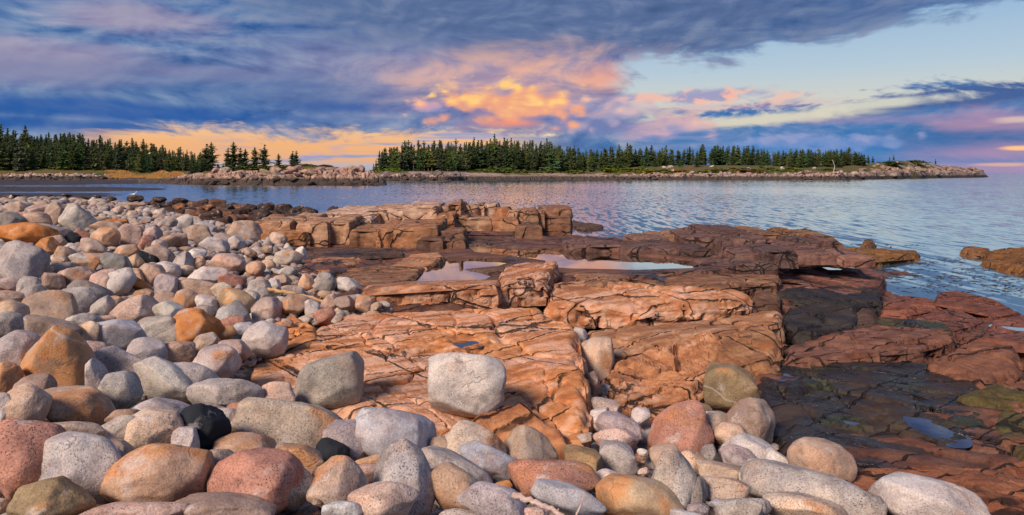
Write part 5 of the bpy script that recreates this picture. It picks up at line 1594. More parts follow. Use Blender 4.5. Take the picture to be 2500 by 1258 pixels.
# --- driftwood
def branch(name, pts, rad, mat, twigs=()):
    cu = bpy.data.curves.new(name, 'CURVE')
    cu.dimensions = '3D'
    cu.bevel_depth = 1.0
    cu.bevel_resolution = 3
    for chain, r0, r1 in [(pts, rad, rad * .55)] + list(twigs):
        sp = cu.splines.new('POLY')
        P = []
        r = random.Random(len(chain))
        for i in range(len(chain) - 1):
            for t in range(6):
                a, b = Vector(chain[i]), Vector(chain[i + 1])
                P.append(a.lerp(b, t / 6) + Vector((r.uniform(-1, 1), r.uniform(-1, 1), r.uniform(-1, 1))) * r0 * .35)
        P.append(Vector(chain[-1]))
        sp.points.add(len(P) - 1)
        for q, (i, pnt) in zip(sp.points, enumerate(P)):
            q.co = (*pnt, 1)
            q.radius = r0 + (r1 - r0) * i / len(P)
    cu.materials.append(mat)
    tmp = bpy.data.objects.new(name, cu)
    COL.objects.link(tmp)
    bpy.context.view_layer.update()
    me = bpy.data.meshes.new_from_object(tmp.evaluated_get(bpy.context.evaluated_depsgraph_get()))
    bpy.data.objects.remove(tmp)
    return obj(name, me)


def wood_mat(name, a, b):
    m, nt, p = new_mat(name)
    n = noise(nt, vmath(nt, 'MULTIPLY', geo(nt), (8., 60., 60.)), 1.0, 4, .6)
    put(nt, p, 'Base Color', mixc(nt, sstep(n, .3, .7), a, b))
    put(nt, p, 'Roughness', .8)
    bump(nt, p, n, .01, .8)
    return m


WOOD = wood_mat("driftwood", (.36, .19, .08), (.58, .36, .18))
WOOD2 = wood_mat("driftwood_pink", (.40, .26, .22), (.60, .46, .40))
Yd = 11.6
tag(branch('driftwood_branch', [atY(655, 706, Yd + .2), atY(700, 714, Yd + .1), atY(760, 727, Yd), atY(804, 739, Yd - .1)], .032, WOOD,
           [([atY(718, 718, Yd), atY(722, 698, Yd)], .010, .004), ([atY(780, 732, Yd), atY(785, 722, Yd)], .008, .003)]), 'bare orange-brown driftwood branch lying on the cobbles', 'driftwood')
tag(branch('driftwood_branch', [atY(1255, 1207, 3.72), atY(1300, 1225, 3.66), atY(1345, 1243, 3.6), atY(1390, 1268, 3.5)], .017, WOOD2, [([atY(1362, 1250, 3.58), atY(1364, 1240, 3.56)], .006, .003)]), 'smooth pinkish driftwood stick at the lower edge in front of the pink dome', 'driftwood')
tag(branch('driftwood_twig', [atY(1406, 1262, 3.4), atY(1424, 1218, 3.42)], .005, WOOD2), 'thin upright twig at the lower edge beside the long pale stone', 'driftwood')

# ------------------------------------------------------------------ far shores
def shore_mat():
    m, nt, p = new_mat("shore")
    pos = geo(nt)
    z = sepz(nt, pos)
    cover = attr(nt, 'cover')
    n1 = noise(nt, pos, .12, 4, .6)
    n2 = noise(nt, pos, .7, 5, .65)
    n3 = noise(nt, pos, 3.0, 3, .6)
    oc, rnd = oinfo(nt)
    rock = mixc(nt, sstep(n2, .36, .64), (.22, .125, .095), oc)
    rock = mixc(nt, sstep(n1 + (n3 - .5) * .3, .56, .66) * .6, rock, (.13, .12, .125))
    tide = sstep(z + (n2 - .5) * 1.6, 2.3, 1.4)
    rock = mixc(nt, tide * .92, rock, mixc(nt, sstep(n3, .4, .6), (.022, .018, .018), (.06, .038, .026)))
    gr = ramp(nt, n2 * .5 + n1 * .5, [(.36, (.030, .045, .010)), (.45, (.075, .082, .014)), (.53, (.15, .098, .018)), (.60, (.12, .055, .022))])
    gr = mixc(nt, sstep(n3, .4, .65) * .5, gr, (.04, .06, .012))
    gm = sstep(cover + (n2 - .5) * .7, .38, .55)
    put(nt, p, 'Base Color', mixc(nt, gm, rock, gr))
    put(nt, p, 'Roughness', .9)
    bump(nt, p, n2 + n3 * .5, .5, .8)
    return m


SHORE = shore_mat()


def table(T):
    xs = [t[0] for t in T]
    return lambda px, k: np.interp(px, xs, [t[k] for t in T])


def shore(name, T, tmax, label, nu=420, nv=70, blocky=1.0, seed=0, rockc=(.50, .34, .27), grass_at=10.0):
    """T rows: photo column, distance of the waterline, rock height at the waterline, crest row in the photo, metres inland to the crest"""
    t = table(T)
    px = np.linspace(T[0][0], T[-1][0], nu)
    ts = np.r_[-4, -1.5, np.linspace(0, 1, nv - 2) ** 1.6 * tmax]
    P, TT = np.meshgrid(px, ts, indexing='ij')
    Ysh = t(P, 1)
    Y = Ysh + TT
    X = (P - 1250) / F * Y
    w = fbm(np.c_[X.ravel() * .035, Y.ravel() * .05, np.full(X.size, seed)], 3).reshape(X.shape)
    tt = TT + w * 5
    rh, tc = t(P, 2), t(P, 4)
    zc = CAMZ + (HZ - t(P, 3)) * (Ysh + tc) / F
    a = np.clip(tt / 5.0, 0, 1)
    b = np.clip((tt - 4) / (tc - 4), 0, 1)
    b = b * b * (3 - 2 * b)
    z = -1.2 + np.clip((TT + 4) / 4, 0, 1) * 1.1 + rh * a * a * (3 - 2 * a) + (zc - rh) * b
    ends = np.clip(np.minimum(P - T[0][0], T[-1][0] - P) / 14, 0, 1)
    z = -1.2 + (z + 1.2) * ends ** .6
    f = np.c_[X.ravel(), Y.ravel()]
    e, v = cells(f[:, 0] * .42 + w.ravel() * 3, f[:, 1] * .36, seed + 1)
    e2, v2 = cells(f[:, 0] * 1.1, f[:, 1] * .8 + w.ravel() * 2, seed + 2)
    rock = (np.clip(tt / 3, 0, 1) * np.clip(1.6 - tt / grass_at, 0, 1)).ravel()
    z = z.ravel() + rock * blocky * (1.3 * (v - .45) - .7 * np.exp(-(e / .1) ** 2) + .6 * (v2 - .5)) * np.minimum(1, rh.ravel() / 1.5) + .25 * fbm(np.c_[f * .2, f[:, :1] * 0], 3) * (TT.ravel() > 3)
    me = mesh(name, np.c_[X.ravel(), Y.ravel(), z], grid_faces(nu, len(ts)), False, SHORE)
    n = fbm(np.c_[f * .09, f[:, :1] * 0 + 5], 3)
    cv = np.clip((tt.ravel() - grass_at) / 6 + n * 1.6 + .3, 0, 1)
    if name == 'island':
        pr = P.ravel()
        cv -= np.clip((pr - 2090) / 80, 0, 1) * (.30 - n * 2.2) + np.clip((pr - 2285) / 20, 0, 1) * .6
        cv -= .9 * np.clip((pr - 985) / 20, 0, 1) * np.clip((1500 - pr) / 30, 0, 1) * (tt.ravel() < 34) * (1 - .5 * (n > .12))
    fattr(me, 'cover', np.clip(cv, 0, 1))
    o = obj(name, me, None, rockc)
    tag(o, label, kind='structure')

    def h(pxq, tq):
        return (pxq - 1250) / F * (t(pxq, 1) + tq), t(pxq, 1) + tq
    zz = z.reshape(X.shape)

    def ground(pxq, tq):
        i = np.clip(np.interp(pxq, px, np.arange(nu)), 0, nu - 1)
        j = np.clip(np.interp(tq, ts, np.arange(len(ts))), 0, len(ts) - 1)
        x, y = h(pxq, tq)
        return x, y, float(zz[int(round(float(i))), int(round(float(j)))])
    return o, ground


# columns: px, waterline distance, rock height, crest row, metres to crest
isl, isl_g = shore('island', [(880, 330, .2, 424, 30), (905, 325, 1.2, 421, 30), (930, 300, 2.2, 418, 40), (1000, 298, 2.6, 417, 45), (1100, 300, 2.2, 418, 45), (1140, 318, 1.4, 418, 45), (1300, 325, 1.3, 417, 50), (1450, 328, 1.6, 418, 50), (1500, 330, 2.3, 413, 50), (1560, 330, 2.4, 407, 50), (1700, 332, 2.6, 403, 55),
                              (1850, 335, 2.6, 404, 55), (1950, 338, 2.8, 408, 55), (2050, 345, 3.0, 407, 55), (2120, 375, 3.4, 399, 60), (2190, 410, 4.0, 392, 60), (2240, 440, 4.2, 394, 60), (2290, 475, 4.2, 403, 50), (2330, 500, 4.0, 406, 40), (2370, 530, 3.5, 411, 30), (2395, 560, 2.6, 414, 20), (2415, 585, .4, 427, 12)],
                   150, 'wooded island across the bay with a pale rocky shore', nu=620, seed=3, rockc=(.46, .335, .275))
pen, pen_g = shore('rocky_point', [(330, 215, .1, 440, 14), (400, 205, .5, 436, 16), (470, 198, 1.2, 424, 16), (500, 195, 2.0, 416, 18), (560, 192, 2.4, 412, 22), (640, 190, 2.6, 411, 24), (700, 189, 2.8, 410, 24), (760, 188, 3.0, 406, 24), (810, 187, 3.0, 406, 20), (850, 186, 2.4, 411, 16), (900, 185, 1.8, 419, 12), (922, 185, 1.2, 428, 8), (950, 184, .15, 448, 5)],
                   48, 'low pink rocky point with a dark tide band in the middle of the inlet', nu=420, seed=9, rockc=(.48, .315, .235), grass_at=15.0)
lft, lft_g = shore('wooded_shore', [(-420, 330, 1.6, 412, 30), (-100, 335, 1.8, 412, 30), (60, 340, 2.0, 411, 30), (130, 345, 2.2, 410, 28), (200, 350, 1.8, 412, 26), (250, 355, 1.2, 414, 24), (300, 360, .8, 416, 24), (400, 365, .7, 417, 24), (520, 365, .7, 418, 24), (620, 372, .3, 419, 24), (700, 380, .2, 421, 24)],
                   170, 'wooded shore on the left with pale rocks and golden marsh grass', nu=420, seed=14, rockc=(.56, .40, .32))
# distant low land seen between point and island
me_, _ = shore('distant_land', [(700, 2400, 2, 420, 60), (800, 2400, 4, 415, 80), (880, 2400, 3, 417, 80), (960, 2400, 2, 420, 60)], 300, 'faint distant wooded land between the point and the island', nu=60, nv=20, blocky=0, seed=20, rockc=(.05, .07, .09), grass_at=-20)

# mud and weed flats of the inlet, just breaking the water
def build_flats():
    nu, nv = 420, 190
    px = np.linspace(-500, 760, nu)
    Yv = np.exp(np.linspace(math.log(50), math.log(372), nv))
    P, Y = np.meshgrid(px, Yv, indexing='ij')
    X = (P - 1250) / F * Y
    x, y, p = X.ravel(), Y.ravel(), P.ravel()
    py = HZ + F * 3 / y
    n = fbm(np.c_[x * .018, y * .05, x * 0], 4, .55) * .55 + fbm(np.c_[x * .15, y * .3, x * 0 + 3], 3) * .10
    # more land to the left, and in two bands
    right_ = np.interp(p, [-500, 0, 150, 260, 380, 520, 760], [.30, .16, .06, .0, -.16, -.40, -.8])
    band = .26 * np.exp(-((py - 462) / 8) ** 2) + .20 * np.exp(-((py - 446) / 6) ** 2) - .30 * np.exp(-((py - 455) / 3) ** 2) - .45 * np.exp(-((py - 434.5) / 3) ** 2) * np.clip((p - 180) / 60, 0, 1)
    near = .25 * np.clip((py - 470) / 10, 0, 1) * np.clip((430 - p) / 200, 0, 1)
    pt = .38 * np.exp(-((p - 420) / 180) ** 2 - ((py - 444) / 4.5) ** 2)
    z = right_ * .8 + band * .8 + near + n * .75 + pt - .13
    z = np.clip(z, -.6, .45)
    me = mesh('seaweed_flats', np.c_[x, y, z], grid_faces(nu, nv), True)
    m, nt, pb = new_mat("weed_mud")
    pos = geo(nt)
    a = noise(nt, pos, .25, 5, .65)
    b = noise(nt, pos, 2.2, 4, .65)
    c = ramp(nt, a * .5 + b * .5, [(.36, (.010, .008, .008)), (.48, (.034, .021, .014)), (.58, (.085, .045, .020)), (.70, (.06, .05, .05))])
    put(nt, pb, 'Base Color', c)
    put(nt, pb, 'Roughness', .5)
    bump(nt, pb, a + b, .6, 1.0)
    me.materials.append(m)
    tag(obj('seaweed_flats', me), 'dark weed-covered mud flats of the inlet at low tide', kind='structure')


build_flats()

# --- shore rocks, each a part of its shore
SR = [stone_mesh('shore_rock', 900 + i, ['angular', 'block', 'angular', 'shard', 'cone', 'block'][i % 6], ICO2, SHORE, smooth=False) for i in range(12)]
for me in SR:
    fattr(me, 'cover', np.zeros(len(me.vertices)))
rs = random.Random(8)


def shore_rocks(parent, ground, px0, px1, n, t0, t1, smin, smax, colr, dens=None):
    for _ in range(n):
        p = rs.uniform(px0, px1)
        t_ = rs.uniform(t0, t1)
        x, y, z = ground(p, t_)
        s = rs.uniform(smin, smax) * .62
        o = obj('rock', rs.choice(SR), parent, tuple(c * rs.uniform(.8, 1.12) for c in colr))
        o.location = (x, y, z + s * .15)
        o.scale = (s * rs.uniform(.8, 1.9), s * rs.uniform(.7, 1.2), s * rs.uniform(.45, .9))
        o.rotation_euler = (rs.uniform(-.3, .3), rs.uniform(-.3, .3), rs.uniform(0, 6.3))


PK = (.48, .355, .295)
shore_rocks(isl, isl_g, 1480, 2100, 120, 1, 9, .7, 1.9, PK)
shore_rocks(isl, isl_g, 2100, 2400, 70, 1, 26, 1.0, 3.4, (.36, .255, .20))
shore_rocks(isl, isl_g, 2110, 2400, 26, 20, 60, .7, 2.0, (.46, .35, .29))
shore_rocks(isl, isl_g, 1500, 2100, 14, 18, 44, .8, 2.2, (.58, .50, .46))
shore_rocks(isl, isl_g, 925, 1130, 46, 0, 9, .9, 2.3, (.11, .105, .115))
shore_rocks(isl, isl_g, 1130, 1490, 20, 3, 12, .3, .8, (.6, .55, .52))
shore_rocks(pen, pen_g, 490, 900, 70, 2, 16, .5, 2.4, (.48, .315, .235))
shore_rocks(pen, pen_g, 470, 930, 46, -.5, 4, .8, 2.6, (.10, .085, .085))
shore_rocks(pen, pen_g, 850, 925, 22, 0, 8, .6, 1.6, (.34, .22, .16))
shore_rocks(lft, lft_g, -20, 270, 70, 1, 12, .6, 1.9, (.58, .42, .34))
shore_rocks(lft, lft_g, 270, 520, 16, 10, 18, .5, 1.2, (.5, .45, .42))

# ------------------------------------------------------------------ spruce trees
def leaf_mat():
    m, nt, p = new_mat("spruce_needles")
    oc, rnd = oinfo(nt)
    pos = geo(nt)
    n = noise(nt, pos, .9, 3, .6)
    c = mixc(nt, sstep(n, .35, .68), vmath(nt, 'MULTIPLY', oc, (.62, .66, .7)), vmath(nt, 'MULTIPLY', oc, (1.45, 1.35, 1.0)))
    put(nt, p, 'Base Color', c)
    put(nt, p, 'Roughness', .8)
    put(nt, p, 'Specular IOR Level', .15)
    return m


def bark_mat():
    m, nt, p = new_mat("bark")
    n = noise(nt, vmath(nt, 'MULTIPLY', geo(nt), (4., 4., 1.)), 1.0, 4, .6)
    put(nt, p, 'Base Color', mixc(nt, sstep(n, .3, .7), (.07, .055, .048), (.20, .17, .15)))
    put(nt, p, 'Roughness', .9)
    return m


LEAF, BARK = leaf_mat(), bark_mat()


def spruce(seed, width, bare, dense, lean=0.0, ragged=.3):
    """unit-height spruce: trunk and crown meshes; whorls of drooping boughs carrying flat sprays"""
    r = np.random.RandomState(seed)
    tv, tf = [], []
    n = 6
    for k, (h, rad) in enumerate([(0, .014), (.4, .010), (.8, .005), (.985, .001)]):
        for i in range(n):
            a = i * 2 * math.pi / n
            tv.append((math.cos(a) * rad + lean * h * h, math.sin(a) * rad, h))
        if k:
            for i in range(n):
                tf.append(((k - 1) * n + i, (k - 1) * n + (i + 1) % n, k * n + (i + 1) % n, k * n + i))
    V_, F_ = [], []

    def quad(a, b, c, d):
        i = len(V_)
        V_.extend([a, b, c, d]); F_.append((i, i + 1, i + 2, i + 3))
    nw = int(25 * dense)
    prof = r.uniform(1 - ragged * 1.3, 1 + ragged * .7, nw + 1)
    for k in range(nw):
        t = (k + r.uniform(-.3, .3)) / nw
        h = bare + (1 - bare) * t
        if h > .985: h = .985
        ln = width * (1 - t) ** .82 * prof[k] + .012
        if t < .15: ln *= .65 + t * 2.3
        nb = 5 + int(5 * (1 - t)) if dense > .8 else 3 + int(4 * (1 - t))
        a0 = r.uniform(0, 6.28)
        for b in range(nb):
            a = a0 + b * 2 * math.pi / nb + r.uniform(-.35, .35)
            L = ln * r.uniform(.45, 1.25)
            if r.rand() < .12: continue
            ca, sa = math.cos(a), math.sin(a)
            droop = -.28 * (1 - t) + .30 * t
            seg = 4
            prev = None
            for s_ in range(1, seg + 1):
                q = s_ / seg
                rr_ = L * q
                zz = h + droop * rr_ + .22 * rr_ * q * (.3 + t)
                wd = L * .50 * (1.15 - q * .8) * r.uniform(.7, 1.3) + .006
                c = np.array((ca * rr_ + lean * h * h, sa * rr_, zz))
                back = np.array((ca * rr_ * .55 + lean * h * h, sa * rr_ * .55, zz + .015))
                side = np.array((-sa, ca, 0)) * wd
                dz = np.array((0, 0, -wd * r.uniform(.25, .9)))
                quad(back, back + side * .6 + dz * .5, c + side * .35 + dz, c)
                quad(c, c - side * .35 + dz, back - side * .6 + dz * .5, back)
    # leader
    for a in range(3):
        ca, sa = math.cos(a * 2.1), math.sin(a * 2.1)
        tp = np.array((lean, 0, 1.0))
        quad(tp, tp + (ca * .012, sa * .012, -.05), tp + (0, 0, -.07), tp + (-ca * .012, -sa * .012, -.05))
    return mesh('trunk', tv, tf, True, BARK), mesh('crown', V_, F_, False, LEAF)


SPR = [spruce(1, .20, .06, 1.2), spruce(2, .17, .10, 1.15), spruce(3, .22, .04, 1.0, ragged=.4), spruce(4, .15, .22, 1.0, ragged=.45), spruce(5, .18, .02, 1.3), spruce(6, .13, .34, .8, .03, .5), spruce(7, .24, .05, .85, -.02, .45), spruce(8, .16, .14, 1.1, .02, .35)]
WIDE = [spruce(21, .30, .03, .95, .0, .3), spruce(22, .27, .08, .85, .02, .4), spruce(23, .33, .02, .9, -.03, .4)]
GREENS = [(.050, .078, .026), (.062, .092, .030), (.040, .070, .030), (.078, .098, .028), (.056, .074, .040)]


def tree(x, y, z, h, proto, color, label, group, name='spruce_tree', fat=1.0):
    t = empty(name, (x, y, z - .25))
    tag(t, label, 'tree', group)
    k = h
    t.rotation_euler = (0, 0, rs.uniform(0, 6.28))
    t.scale = (k * fat * 1.28, k * fat * 1.28, k)
    a = obj('trunk', proto[0], t)
    g_ = rs.uniform(.7, 1.5)
    b = obj('crown', proto[1], t, tuple(c * g_ * rs.uniform(.85, 1.15) for c in color))
    return t


LAND = [(-20, 40, 'at the left edge'), (40, 110, 'above the pale rocks'), (110, 190, 'left of the middle'), (190, 270, 'in the middle'), (270, 350, 'behind the marsh grass'), (350, 430, 'right of the middle'), (430, 520, 'at the right end'),
        (900, 1000, 'at the left end'), (1000, 1100, 'above the dark shore rocks'), (1100, 1180, 'left of the highest trees'), (1180, 1280, 'among the highest trees'), (1280, 1370, 'right of the highest trees'), (1370, 1445, 'at the right end of the main wood'),
        (1445, 1540, 'beside the bright green spruce'), (1540, 1640, 'above the left of the heath'), (1640, 1740, 'above the middle of the heath'), (1740, 1840, 'above the right of the heath'), (1840, 1940, 'right of the heath'), (1940, 2030, 'left of the dead snag'), (2030, 2200, 'near the headland')]


def WHERE(p):
    return min(LAND, key=lambda q: abs((q[0] + q[1]) / 2 - p))[2]


# left forest: front row with the wood climbing behind it; heights follow the skyline
def row(ground, skyline, cols, t_, label, group, protos, jx=8, vary=.16, colors=GREENS, fat=(1.0, 1.35), low=1.0):
    for p in cols:
        p = p + rs.uniform(-jx, jx)
        tq = t_ * rs.uniform(.85, 1.2)
        x, y, z = ground(p, tq)
        top = np.interp(p, [s[0] for s in skyline], [s[1] for s in skyline])
        zt = CAMZ + (HZ - top) * y / F
        h = max(4.0, (zt - z) * rs.uniform(1 - vary, 1 + vary * .35) * low)
        pr, cl, ft = rs.choice(protos), rs.choice(colors), rs.uniform(*fat)
        mid_ = (fat[0] + fat[1]) / 2
        look = ('tall ' if h > 17 else ('short ' if h < 10 else '')) + ('broad ' if ft > mid_ else 'slim ') + ('bare-stemmed ' if pr in (SPR[5], SPR[3]) else ('leaning ' if pr in (SPR[6], SPR[7]) else '')) + ('olive-green ' if cl[0] > .07 else ('blue-green ' if cl[2] > .035 else 'dark green '))
        where = WHERE(p)
        tree(x, y, z, h, pr, cl, " ".join(f"{look}spruce {label}, {where}".split()[:16]), group, fat=ft)


SKL = [(-300, 308), (0, 312), (60, 314), (110, 322), (170, 317), (230, 330), (300, 338), (360, 346), (420, 358), (480, 366), (520, 372)]
fr = 'trees of the wood on the left shore'
row(lft_g, SKL, np.linspace(-20, 500, 46), 85, 'at the back of the left wood', fr, SPR, vary=.3)
row(lft_g, SKL, np.linspace(-20, 495, 40), 55, 'inside the left wood', fr, SPR, vary=.2, low=.86)
row(lft_g, SKL, np.linspace(-15, 490, 36), 22, 'fronting the left wood', fr, SPR, vary=.28, low=.72, colors=GREENS + [(.060, .060, .040), (.055, .075, .02)])
for p, h in [(8, 8), (640 - 30, 0)]:
    pass
for p, tq, h, c in [(4, 26, 9, (.10, .14, .02)), (165, 40, 9, (.20, .10, .025)), (290, 60, 16, (.16, .085, .025)), (410, 34, 8, (.20, .11, .02)), (432, 30, 6, (.22, .13, .03)), (330, 50, 12, (.15, .09, .03)), (455, 28, 5, (.20, .12, .03)), (40, 24, 6, (.11, .09, .05))]:
    x, y, z = lft_g(p, tq)
    t = tree(x, y, z, h, rs.choice(WIDE), c, 'autumn-coloured tree at the column of the wood near photo', fr, name='autumn_tree', fat=1.5)
    t['label'] = f"{'yellow-green' if c[1] > c[0] else 'rusty orange'} autumn tree {['at the left end of', 'left of the middle of', 'right of the middle of', 'near the right end of'][min(3, max(0, int(p / 125)))]} the left wood, {'low' if h < 7 else ('medium' if h < 10 else 'tall')}"
# the spruces on the rocky point
for p, base, top, f_, lab in [(516, 412, 348, 0, 'tallest dark spruce at the left end of the rocky point'), (504, 412, 352, 2, 'spruce close behind the tallest one on the rocky point'), (556, 408, 362, 1, 'left spruce of the group of four on the point'), (570, 408, 347, 0, 'highest spruce of the group of four on the point'), (587, 408, 362, 1, 'third spruce of the group of four on the point'), (599, 408, 364, 0, 'right spruce of the group of four on the point'),
                              (622, 407, 360, 0, 'left spruce of the pair right of the group of four'), (644, 407, 354, 2, 'right spruce of the pair right of the group of four'), (680, 405, 376, 0, 'small round spruce standing alone on the point'), (714, 404, 370, 2, 'left twin of the two leaning spruces at the right of the point'), (724, 404, 369, 1, 'right twin of the two leaning spruces at the right of the point')]:
    x, y, z = pen_g(p, 24)
    h = (base - top) * y / F
    zb_ = atY(p, base, y)[2]
    tree(x, y, min(zb_, z + .4), h + max(0, zb_ - z), WIDE[f_], (.034, .048, .020), lab, 'spruces on the rocky point', fat=1.05)
for p, tq, h, lab in [(480, 20, 3.2, 'second bushy low spruce from the left end of the point'), (495, 18, 3.6, 'largest bushy low spruce below the tallest one on the point'), (512, 20, 2.6, 'low bushy spruce right under the tallest one on the point'), (532, 20, 2.0, 'low bushy spruce just right of the tallest one on the point'), (470, 22, 2.4, 'leftmost bushy low spruce on the rocky point'), (545, 22, 1.8, 'lowest bushy spruce left of the group of four on the point')]:
    x, y, z = pen_g(p, tq)
    tree(x, y, z, h, rs.choice(WIDE), (.030, .042, .018), lab, 'low spruces on the rocky point', fat=1.7)

# island wood
SKI = [(905, 392), (925, 372), (935, 356), (970, 346), (1010, 342), (1050, 338), (1100, 340), (1150, 338), (1200, 332), (1250, 335), (1290, 340), (1330, 340), (1380, 348), (1420, 356), (1450, 362), (1480, 355), (1545, 352), (1600, 358), (1650, 357), (1720, 354), (1810, 352), (1850, 360), (1900, 365), (1950, 363), (2000, 363), (2070, 360), (2100, 370), (2130, 380)]
g2 = 'trees of the island wood'
row(isl_g, SKI, np.linspace(928, 1440, 58), 72, 'behind in the island wood', g2, SPR, jx=6, vary=.3, fat=(.75, 1.15))
row(isl_g, SKI, np.linspace(935, 1440, 42), 52, 'fronting the island wood', g2, SPR, jx=7, vary=.2, low=.88, fat=(1., 1.3))
row(isl_g, SKI, np.linspace(1440, 2125, 62), 78, 'along the island ridge', g2, SPR, jx=7, vary=.26, fat=(1.3, 1.9))
row(isl_g, SKI, np.linspace(1930, 2110, 22), 52, 'fronting the island ridge', g2, SPR, jx=5, vary=.2, low=.85, fat=(1.3, 1.9))
for p, tq, top, lab in [(1470, 40, 376, 'broad bright green spruce at the right end of the main island wood'), (1445, 42, 380, 'broad green spruce just left of the bright green one'), (1570, 40, 384, 'yellow-green bushy spruce on the grassy slope'), (1660, 40, 388, 'small pointed spruce on the grassy slope of the island'), (1702, 38, 378, 'broad rounded spruce standing before the grassy slope'),
                        (1738, 40, 388, 'small spruce right of the broad rounded one'), (1858, 38, 392, 'short spruce before the ridge right of the heath'), (1350, 42, 352, 'broad spruce low in the main island wood'), (1240, 42, 354, 'broad spruce at the centre foot of the main island wood'), (1600, 44, 384, 'small dark spruce at the left of the heath')]:
    x, y, z = isl_g(p, tq)
    zt = CAMZ + (HZ - top) * y / F
    tree(x, y, z, max(3, zt - z), rs.choice(WIDE), rs.choice([(.040, .066, .026), (.05, .075, .022)]), lab, 'single spruces on the island', fat=1.15)
for p, tq, h, lab in [(912, 36, 4.5, 'tiny spruce at the left tip of the island'), (918, 34, 6, 'small spruce second from the left tip of the island'), (2182, 62, 4.5, 'tiny spruce on top of the island headland'), (2284, 52, 4.5, 'lone tiny spruce on the slope of the headland'), (2172, 60, 3.5, 'tiny low spruce left on the headland top')]:
    x, y, z = isl_g(p, tq)
    tree(x, y, z, h, SPR[3], GREENS[0], lab, 'tiny spruces at the island ends')

# the deeper ranks of both woods: too many to count
def wood(name, ground, skyline, px0, px1, n, t0, t1, low, label, seed):
    r = np.random.RandomState(seed)
    VV, FF, nn = [], [], 0
    dat = []
    for tr, cr in SPR:
        v = np.zeros(len(cr.vertices) * 3, np.float32)
        cr.vertices.foreach_get('co', v)
        f = np.zeros(len(cr.polygons) * 4, np.int32)
        cr.loops.foreach_get('vertex_index', f)
        dat.append((v.reshape(-1, 3), f.reshape(-1, 4)))
    for k in range(n):
        p = r.uniform(px0, px1)
        x, y, z = ground(p, r.uniform(t0, t1))
        top = np.interp(p, [s[0] for s in skyline], [s[1] for s in skyline])
        h = max(4., (CAMZ + (HZ - top) * y / F - z) * r.uniform(low, 1.0))
        v, f = dat[r.randint(len(dat))]
        a = r.rand() * 6.28
        w = r.uniform(.9, 1.55) * h
        vv = np.c_[(v[:, 0] * math.cos(a) - v[:, 1] * math.sin(a)) * w + x, (v[:, 0] * math.sin(a) + v[:, 1] * math.cos(a)) * w + y, v[:, 2] * h + z - .3]
        VV.append(vv); FF.append(f + nn); nn += len(vv)
    o = obj(name, mesh(name, np.vstack(VV), np.vstack(FF), False, LEAF), None, (.044, .064, .026))
    tag(o, label, kind='stuff')


wood('forest', lft_g, SKL, -60, 500, 120, 28, 120, .72, 'dense dark wood filling the left shore behind its front spruces', 31)
wood('forest', isl_g, SKI, 930, 1440, 90, 50, 110, .75, 'dense dark wood filling the island behind its front spruces', 32)
wood('forest', isl_g, SKI, 1440, 2125, 120, 60, 110, .7, 'low dark wood along the island ridge', 33)

# shrubs and marsh grass
def shrub_mesh(seed):
    r = np.random.RandomState(seed)
    V_, F_ = [], []
    for k in range(420):
        d = r.normal(size=3); d /= np.linalg.norm(d); d[2] = abs(d[2])
        c = d * r.uniform(.5, 1.0) * (1 + .25 * math.sin(d[0] * 5 + seed) * math.cos(d[1] * 4))
        u = r.normal(size=3) * .10; w = r.normal(size=3) * .10
        i = len(V_)
        V_ += [c - u, c - w, c + u, c + w]
        F_.append((i, i + 1, i + 2, i + 3))
    return mesh('foliage', V_, F_, False, LEAF)


